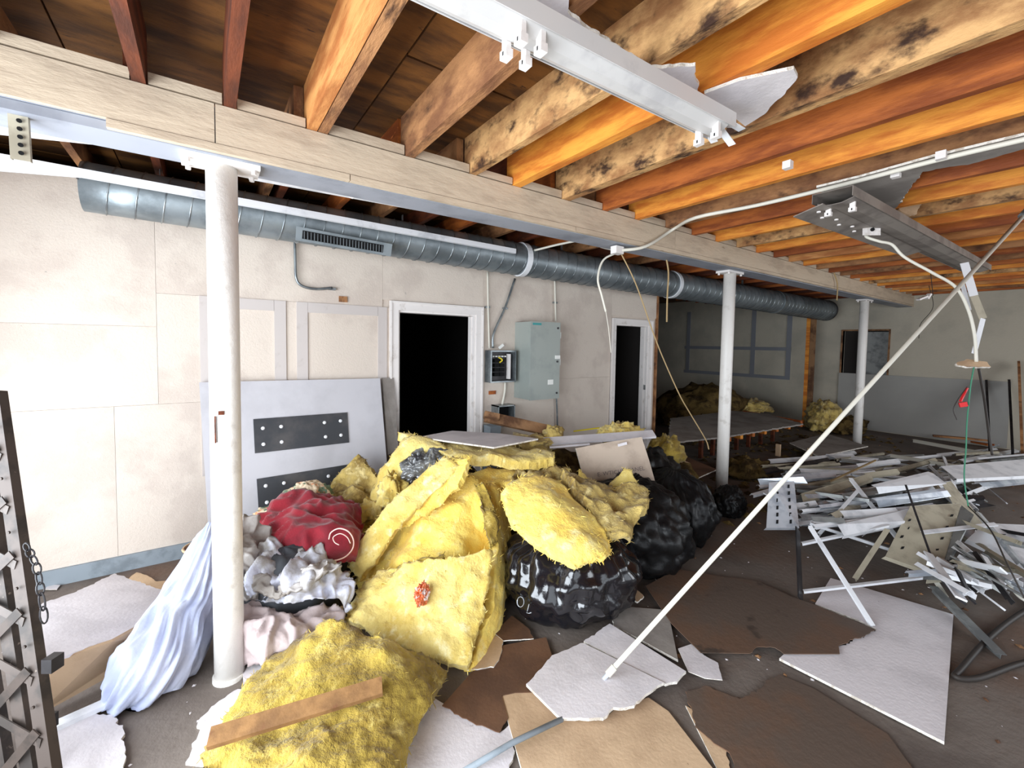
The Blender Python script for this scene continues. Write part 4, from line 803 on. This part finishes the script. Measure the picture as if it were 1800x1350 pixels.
# thick white ceiling board at left tilted over, tan underside
tb = empty('tilted_board', G(200, 1180, 0), 'thick white topped board with a tan side lying tilted left of the white plastic bag', 'board')
top = [(70, 1065, .26), (75, 1060, .26), (135, 1040, .2), (201, 1008, .14), (298, 1042, .14), (290, 1072, .2), (200, 1122, .27), (100, 1158, .30), (60, 1170, .31)]
_pl = pl3((70, 1065, .27), (298, 1042, .15), (100, 1158, .30)); TP = [onplane(p[0], p[1], *_pl) for p in top]; c_ = sum(TP, Vector())/len(TP)
obj('top_sheet', slab(TP, .012, jag={1, 2, 3, 5, 6}, ja=.005), 'board_white', tb)
obj('side_sheet', slab([G(55, 1178, .28), G(100, 1162, .285), G(200, 1127, .255), G(280, 1082, .2), G(275, 1120, .1), G(180, 1196, .03), G(60, 1262, .02)], .015), 'board_tan', tb, label='tan board underside')
tag(obj('metal_rail', bar(G(40, 1302, .03), G(196, 1232, .03), .05, .02), 'white_metal'), 'thin grey white rail on the floor left of the white plastic bag', 'rail')
board('paper_scrap', [(222, 1020), (240, 1006), (260, 1012), (275, 1022), (300, 1020), (300, 1038), (260, 1032)], 'board_tan', 'cream paper scrap on the floor behind the tilted white board', 'scrap', h=.015, th=.006, jag=True, ja=.003)
board('paper_scrap', [(78, 1036), (85, 1028), (106, 1028), (100, 1036)], 'board_white', 'tiny white paper scrap by the baseboard at the left', 'scrap', h=.012, th=.004)
# plank on the floor batt
pk = obj('wood_plank', bar(G(368, 1298, .22), G(672, 1206, .27), .065, .022, (.1, -.45, 1)), 'plank_wood'); tag(pk, 'flat reddish brown plank lying across the olive batt in front', 'plank')
# grey rail in front and the long pole
tag(obj('grey_rod', tube([G(815, 1356, .03), G(900, 1306, .045), G(988, 1264, .045)], .011, 10), 'baseboard', smooth=True), 'blue grey rod lying across the boards at the bottom centre', 'rod')
pole = empty('long_pole', G(1062, 1192, .06), 'long thin cream pole leaning from the torn drywall up to the joists', 'pole')
q0, q1 = G(1068, 1186, .075), D(1830, 345, 2.75)
jt = q0.lerp(q1, .035); obj('tube', tube([q0, q0.lerp(q1, .5), q1], .0115, 14), 'cable_white', pole, smooth=True)
obj('tip', tube([G(1061, 1193, .058), q0], .010, 12), 'bright_metal', pole); obj('ferrule', tube([q0.lerp(q1, .0), q0.lerp(q1, .012)], .016, 12), 'cable_white', pole)
cq = q0.lerp(q1, .955); dq = (q1-q0).normalized(); obj('coupling', tube([cq-dq*.04, cq+dq*.04], .024, 12), 'galvanized', pole)
# accordion gate at the left edge
gt = empty('folding_gate', D(60, 1400, 1.6), 'grey brown folding security gate standing collapsed at the left edge with a chain', 'gate')
def GP(u, v): # u across the gate 0..1 left to right, v 0 bottom ..1 top
    b = D(-60+155*u, 1425-30*u, 1.62-.1*u); t = D(-190+185*u, 700-10*u, 1.85-.1*u); return b.lerp(t, v)
for i in range(5):
    u = i*.25; off = FW*(.012 if i % 2 else 0)
    a, b = GP(u, 0), GP(u, 1)
    obj('upright', extrude_profile(a+off, b+off, thickprof([(-.022, -.016), (-.022, .014), (.022, .014), (.022, -.016)], .003), tuple(-FW), closed=True), 'gate_metal', gt)
for i in range(7):
    v0 = -.02+.14*i
    for sg in (0, 1):
        a, b = (GP(0, v0), GP(1, v0+.17)) if sg else (GP(0, v0+.17), GP(1, v0))
        o = -FW*(.018+.008*sg); br_ = obj('lattice_strap', bar(a+o, b+o, .032, .004, tuple(-FW)), 'gate_metal', gt)
    for u in (.0, .5, 1.0):
        p = GP(u, v0+.085); obj('rivet', cyl(p-FW*.027, FW, .006, .006, 8), 'gate_metal', gt)
for px, py in ((96, 1165), (86, 1270)):
    c = D(px, py, 1.58); obj('lock_lug', bar(c-RT*.025, c+RT*.012, .045, .05, tuple(UP)), 'dark_metal', gt)
ch = empty('chain', D(60, 1000, 1.62), 'short dark chain hanging from the folding gate', 'chain')
CP = catmull([D(*p) for p in ((44, 955, 1.62), (52, 972, 1.62), (64, 992, 1.62), (69, 1020, 1.62), (73, 1050, 1.62), (79, 1096, 1.62))], 3)
tot = 0; pts = [CP[0]]
for i in range(8):
    t = i/8*(len(CP)-1); k = int(t); a = CP[k].lerp(CP[k+1], t-k); t2 = min((i+1.25)/8*(len(CP)-1), len(CP)-1.001); k = int(t2); b = CP[k].lerp(CP[k+1], t2-k)
    d = (b-a).normalized(); sd = (RT if i % 2 == 0 else (RT*.35+FW)).cross(d).cross(d).normalized(); h_ = (b-a).length/2; c = (a+b)/2
    obj('link', tube([c + d*(h_*math.cos(q)) + sd*(.011*math.sin(q)) for q in [j*math.pi/6 for j in range(13)]], .003, 6), 'dark_metal', ch)
#==SCRAP==
# thin tees and trays of the scrap pile at the right
def stick(p, q, wd, m, label, name='ceiling_tee', cat='metal strip', ht=None, group=None, up=(0,0,1)):
    a, b = A(p), A(q)
    r = [(-wd/2, 0), (wd/2, 0), (wd/2, .002), (.0015, .002), (.0015, wd*.9), (-.0015, wd*.9), (-.0015, .002), (-wd/2, .002)]
    return tag(obj(name, extrude_profile(a, b, [(x, -y) for x, y in r], up, closed=True), m), label, cat, group)
for p, q, wd, m, lb in (
    ((1424, 924, .42), (1535, 1100, .03), .030, 'white_metal', 'white tee slanting down onto the white drywall sheet at the right'),
    ((1495, 840, .50), (1578, 945, .20), .034, 'white_metal', 'white tee crossing over the scrap pile toward the perforated plate'),
    ((1508, 862, .45), (1440, 938, .22), .028, 'white_metal', 'white tee leaning left at the front of the scrap pile'),
    ((1410, 954, .20), (1562, 922, .34), .026, 'white_metal', 'white tee sticking out left, nearly level, in the scrap pile'),
    ((1560, 930, .32), (1503, 1017, .05), .034, 'beige_metal', 'pale tee leaning down to the left below the perforated plate'),
    ((1413, 1038, .06), (1640, 1011, .16), .024, 'white_metal', 'long white tee lying above the corner of the white drywall sheet'),
    ((1425, 918, .30), (1572, 966, .14), .026, 'white_metal', 'white tee running down to the right in front of the pile'),
    ((1638, 1010, .12), (1664, 1049, .04), .028, 'cable_white', 'cream tee stub under the perforated plate'),
    ((1650, 1000, .12), (1688, 1047, .04), .028, 'white_metal', 'white tee stub right of the cream stub'),
    ((1592, 852, .62), (1648, 1010, .14), .014, 'dark_metal', 'dark thin rod crossing the perforated plate'),
    ((1640, 1030, .10), (1760, 1150, .03), .05, 'grey_metal', 'grey bar lying on the floor right of the white drywall sheet'),
    ((1605, 772, .12), (1760, 800, .14), .06, 'cable_white', 'long cream strip at the back of the scrap pile near the far wall'),
    ((1565, 798, .18), (1700, 820, .22), .05, 'cable_white', 'long cream strip in the middle back of the scrap pile'),
    ((1460, 845, .30), (1540, 808, .35), .02, 'cable_tan', 'thin tan strip rising to the right at the left of the pile'),
    ((1680, 1040, .10), (1790, 1010, .16), .05, 'white_metal', 'short white strip at the right front of the scrap pile'),
    ((1650, 1010, .14), (1780, 990, .12), .03, 'grey_metal', 'grey strip beside the short white one at the right front')):
    stick(p, q, wd, m, lb)
def tray(rows, m, label, name='light_tray', th=.002, slots=(), lip=True, cat='light tray', sm='hole'):
    """folded sheet metal tray: rows = 4 corner points (TL, TR, BR, BL)"""
    c = [A(p) for p in rows]; n = (c[1]-c[0]).cross(c[3]-c[0]).normalized()
    if n.dot(EYE-c[0]) < 0: n = -n
    e = empty(name, sum(c, Vector())/4, label, cat)
    obj('plate', slab(c, th), m, e)
    if lip:
        for i, j in ((0, 1), (3, 2)):
            d = (c[i]-c[(3 if i == 0 else 0)]).normalized()*.012
            obj('lip', slab([c[i], c[j], c[j]+n*-.03+d, c[i]+n*-.03+d], th), m, e)
    for u, v, l, w_ in slots:
        p = c[0].lerp(c[1], u).lerp(c[3].lerp(c[2], u), v)+n*.012; dx = (c[1]-c[0]).normalized(); dy = (c[3]-c[0]).normalized()
        obj('slot', slab([p-dx*w_-dy*l+n*.002, p+dx*w_-dy*l+n*.002, p+dx*w_+dy*l+n*.002, p-dx*w_+dy*l+n*.002], .003), sm, e)
    return e
tray([(1352, 848, .50), (1396, 846, .50), (1405, 928, .22), (1347, 928, .20)], 'bright_metal', 'small upright perforated white tray at the left end of the scrap pile', slots=[(u, v, .016, .009) for u in (.3, .72) for v in (.12, .27, .42, .58, .73, .88)])
tray([(1332, 842, .52), (1412, 838, .52), (1420, 850, .46), (1336, 852, .46)], 'bright_metal', 'crumpled bright flange on top of the upright perforated tray', lip=False)
obj_ = tag(obj('dark_strip', bar(G(1402, 930, .30), G(1407, 1054, .03), .06, .008, (0, -1, .3)), 'dark_metal'), 'dark narrow strip standing below the upright perforated tray', 'strip')
tray([(1600, 890, .42), (1690, 885, .42), (1652, 1012, .12), (1556, 978, .16)], 'beige_metal', 'beige perforated plate standing in the middle of the scrap pile', name='perforated_plate', slots=[(u, v, .014, .012) for u, v in ((.10, .3), (.16, .45), (.10, .62), (.2, .8), (.86, .2), (.84, .38), (.82, .55), (.8, .72), (.78, .9))], cat='metal plate')
tray([(1690, 888, .42), (1712, 905, .40), (1662, 1008, .12), (1652, 1012, .12)], 'grey_metal', 'pale green grey folded side standing right of the perforated plate', lip=False, name='folded_flange')
tray([(1472, 922, .34), (1600, 895, .38), (1612, 915, .34), (1484, 942, .28)], 'white_metal', 'bright white tray in the front middle of the scrap pile')
tray([(1540, 856, .52), (1640, 832, .55), (1664, 850, .50), (1545, 868, .46)], 'white_metal', 'bright white tray on top of the middle of the scrap pile')
tray([(1654, 820, .42), (1830, 805, .42), (1830, 835, .34), (1682, 842, .36)], 'white_metal', 'long bright white tray at the right edge above the scrap pile')
tray([(1656, 850, .46), (1672, 846, .46), (1728, 918, .22), (1704, 942, .20)], 'beige_metal', 'beige tray lying slanted right of the perforated plate')
tray([(1730, 920, .28), (1830, 924, .26), (1830, 1008, .14), (1700, 948, .22)], 'white_metal', 'wide white reflector tray at the right edge of the picture', slots=[(.35, .45, .006, .05), (.55, .65, .006, .05), (.8, .5, .006, .05)])
tray([(1680, 930, .22), (1702, 926, .24), (1830, 1010, .12), (1830, 1048, .08)], 'bright_metal', 'long pale tray running down to the lower right edge', slots=[])
tray([(1480, 868, .40), (1590, 848, .42), (1596, 858, .40), (1485, 880, .36)], 'grey_metal', 'grey tray on the upper left of the scrap pile')
tray([(1408, 868, .36), (1530, 832, .42), (1535, 842, .38), (1412, 884, .32)], 'beige_metal', 'long beige tray stretching left at the top of the pile')
tray([(1376, 836, .30), (1470, 828, .32), (1470, 838, .28), (1376, 846, .26)], 'bright_metal', 'narrow white tray at the upper left of the pile')
tray([(1452, 798, .16), (1545, 806, .18), (1540, 812, .14), (1475, 808, .14)], 'white_metal', 'small white tray behind the pile near the third column')
tray([(1540, 880, .42), (1665, 862, .44), (1672, 872, .40), (1545, 892, .36)], 'bright_metal', 'shiny tray across the middle of the scrap pile')
# unnumbered tangle of further strips
rs = random.Random(11)
CW = {'white_metal': 'white', 'bright_metal': 'shiny', 'grey_metal': 'grey', 'dark_metal': 'dark', 'beige_metal': 'beige'}
for i in range(250):
    x = rs.uniform(1385, 1790); y = rs.uniform(800, 965)
    if i > 140: x = rs.uniform(1430, 1680); y = rs.uniform(850, 925)
    if i >= 210: x = rs.uniform(1650, 1790); y = rs.uniform(990, 1035)
    if x < 1440 and y > 880: y -= 70
    if y > 925 and x < 1640: y -= 90
    if 1700 < x and 845 < y < 920: y -= 60
    if 1560 < x < 1660 and 900 < y < 1000: continue
    L = rs.uniform(40, 150); an = rs.gauss(-.12, .14) if x < 1650 or y < 850 else rs.gauss(.5, .35)
    h = rs.uniform(.05, .36)*(1 if y > 830 else .5)
    p, q = G(x-L/2*math.cos(an), y-L/2*math.sin(an), h), G(x+L/2*math.cos(an), y+L/2*math.sin(an)*.9, max(.03, h+rs.uniform(-.08, .08)))
    if (p-q).length > 2.2: q = p.lerp(q, 2.2/(p-q).length)
    m = rs.choice(['white_metal', 'bright_metal', 'white_metal', 'grey_metal', 'dark_metal', 'beige_metal', 'white_metal'])
    wd = rs.uniform(.025, .07)
    if i % 3: vf = extrude_profile(p, q, thickprof([(-wd/2, -.012), (-wd*.36, .012), (wd*.36, .012), (wd/2, -.012)], .002), (0, -rs.uniform(.2, 1.2), 1), closed=True)
    else: vf = bar(p, q, wd*.7, .010, (0, -rs.uniform(.2, 1.2), 1))
    zx = 'left end' if x < 1480 else 'middle left' if x < 1570 else 'middle right' if x < 1680 else 'right end'; zy = 'back' if y < 838 else 'centre' if y < 885 else 'front'
    fm = 'channel' if i % 3 else 'flat'; ln = 'stubby' if L < 65 else 'short' if L < 95 else 'long' if L < 122 else 'very long'
    tl = 'level' if abs(an) < .05 else 'rising right' if an < 0 else 'falling right'; hi = 'high' if h > .2 else 'low'
    tag(obj('scrap_strip', vf, m), f'{ln} {CW[m]} {fm} strip, {tl}, {hi} in the scrap pile, {zx}, {zy}', 'metal strip', 'metal strips in the scrap pile')
tag(obj('scrap_shade_lump', blob(G(1600, 880, .05), .9, .5, .16, amp=.4, seed=61, floor=.003), 'dark_metal'), 'dark lump filling in the shaded bottom of the scrap pile at the right', 'scrap')  # dark lump stands in for the shade beneath the strips
tag(obj('black_hose', tube([G(1900, 1020, .02), G(1800, 1075, .02), G(1740, 1120, .02), G(1690, 1175, .02), G(1680, 1190, .02), G(1720, 1192, .02), G(1800, 1165, .02), G(1900, 1150, .02)], .014, 8, 6), 'cable_dark', smooth=True), 'dark loop of cable on the floor at the right edge', 'cable')
tag(obj('curled_cable', tube([A(p) for p in ((1760, 1012, .14), (1775, 1030, .08), (1800, 1055, .04), (1860, 1075, .02))], .008, 8, 6), 'cable_white', smooth=True), 'white cord end curling down at the right edge of the scrap pile', 'cable')
# rubble crumbs
def crumbs(name, n, seed, gen, size, m, label):
    rr = random.Random(seed); V, F = [], []
    for i in range(n):
        c = gen(rr); s_ = size*rr.uniform(.3, 1.3); a = rr.uniform(0, 6.3); k = len(V); ca, sa = math.cos(a)*s_, math.sin(a)*s_; e = rr.uniform(.4, 1)
        for dx, dy in ((1, 0), (0, e), (-1, .2), (-.2, -e)): V.append(c + Vector((dx*ca-dy*sa, dx*sa+dy*ca, .001)))
        V.append(c + Vector((0, 0, s_*.5))); F += [(k, k+1, k+4), (k+1, k+2, k+4), (k+2, k+3, k+4), (k+3, k, k+4), (k+3, k+2, k+1, k)]
    return tag(obj(name, (V, F), m), label, 'rubble', kind='stuff')
crumbs('plaster_crumbs', 420, 1, lambda r: Vector((r.uniform(-1, 4.5), r.uniform(.2, 3.9), 0)), .009, 'board_white', 'white plaster crumbs scattered over the near floor')
crumbs('wood_crumbs', 300, 2, lambda r: Vector((r.uniform(1, 10), r.uniform(.2, 3.9), 0)), .022, 'wood_old', 'brown wood and insulation bits scattered over the floor')
crumbs('dark_rubble', 700, 3, lambda r: Vector((r.uniform(3.5, 10.5), r.uniform(2.0, 5.0), 0)), .06, 'ins_dark', 'dark rubble strewn over the rear floor between the columns')
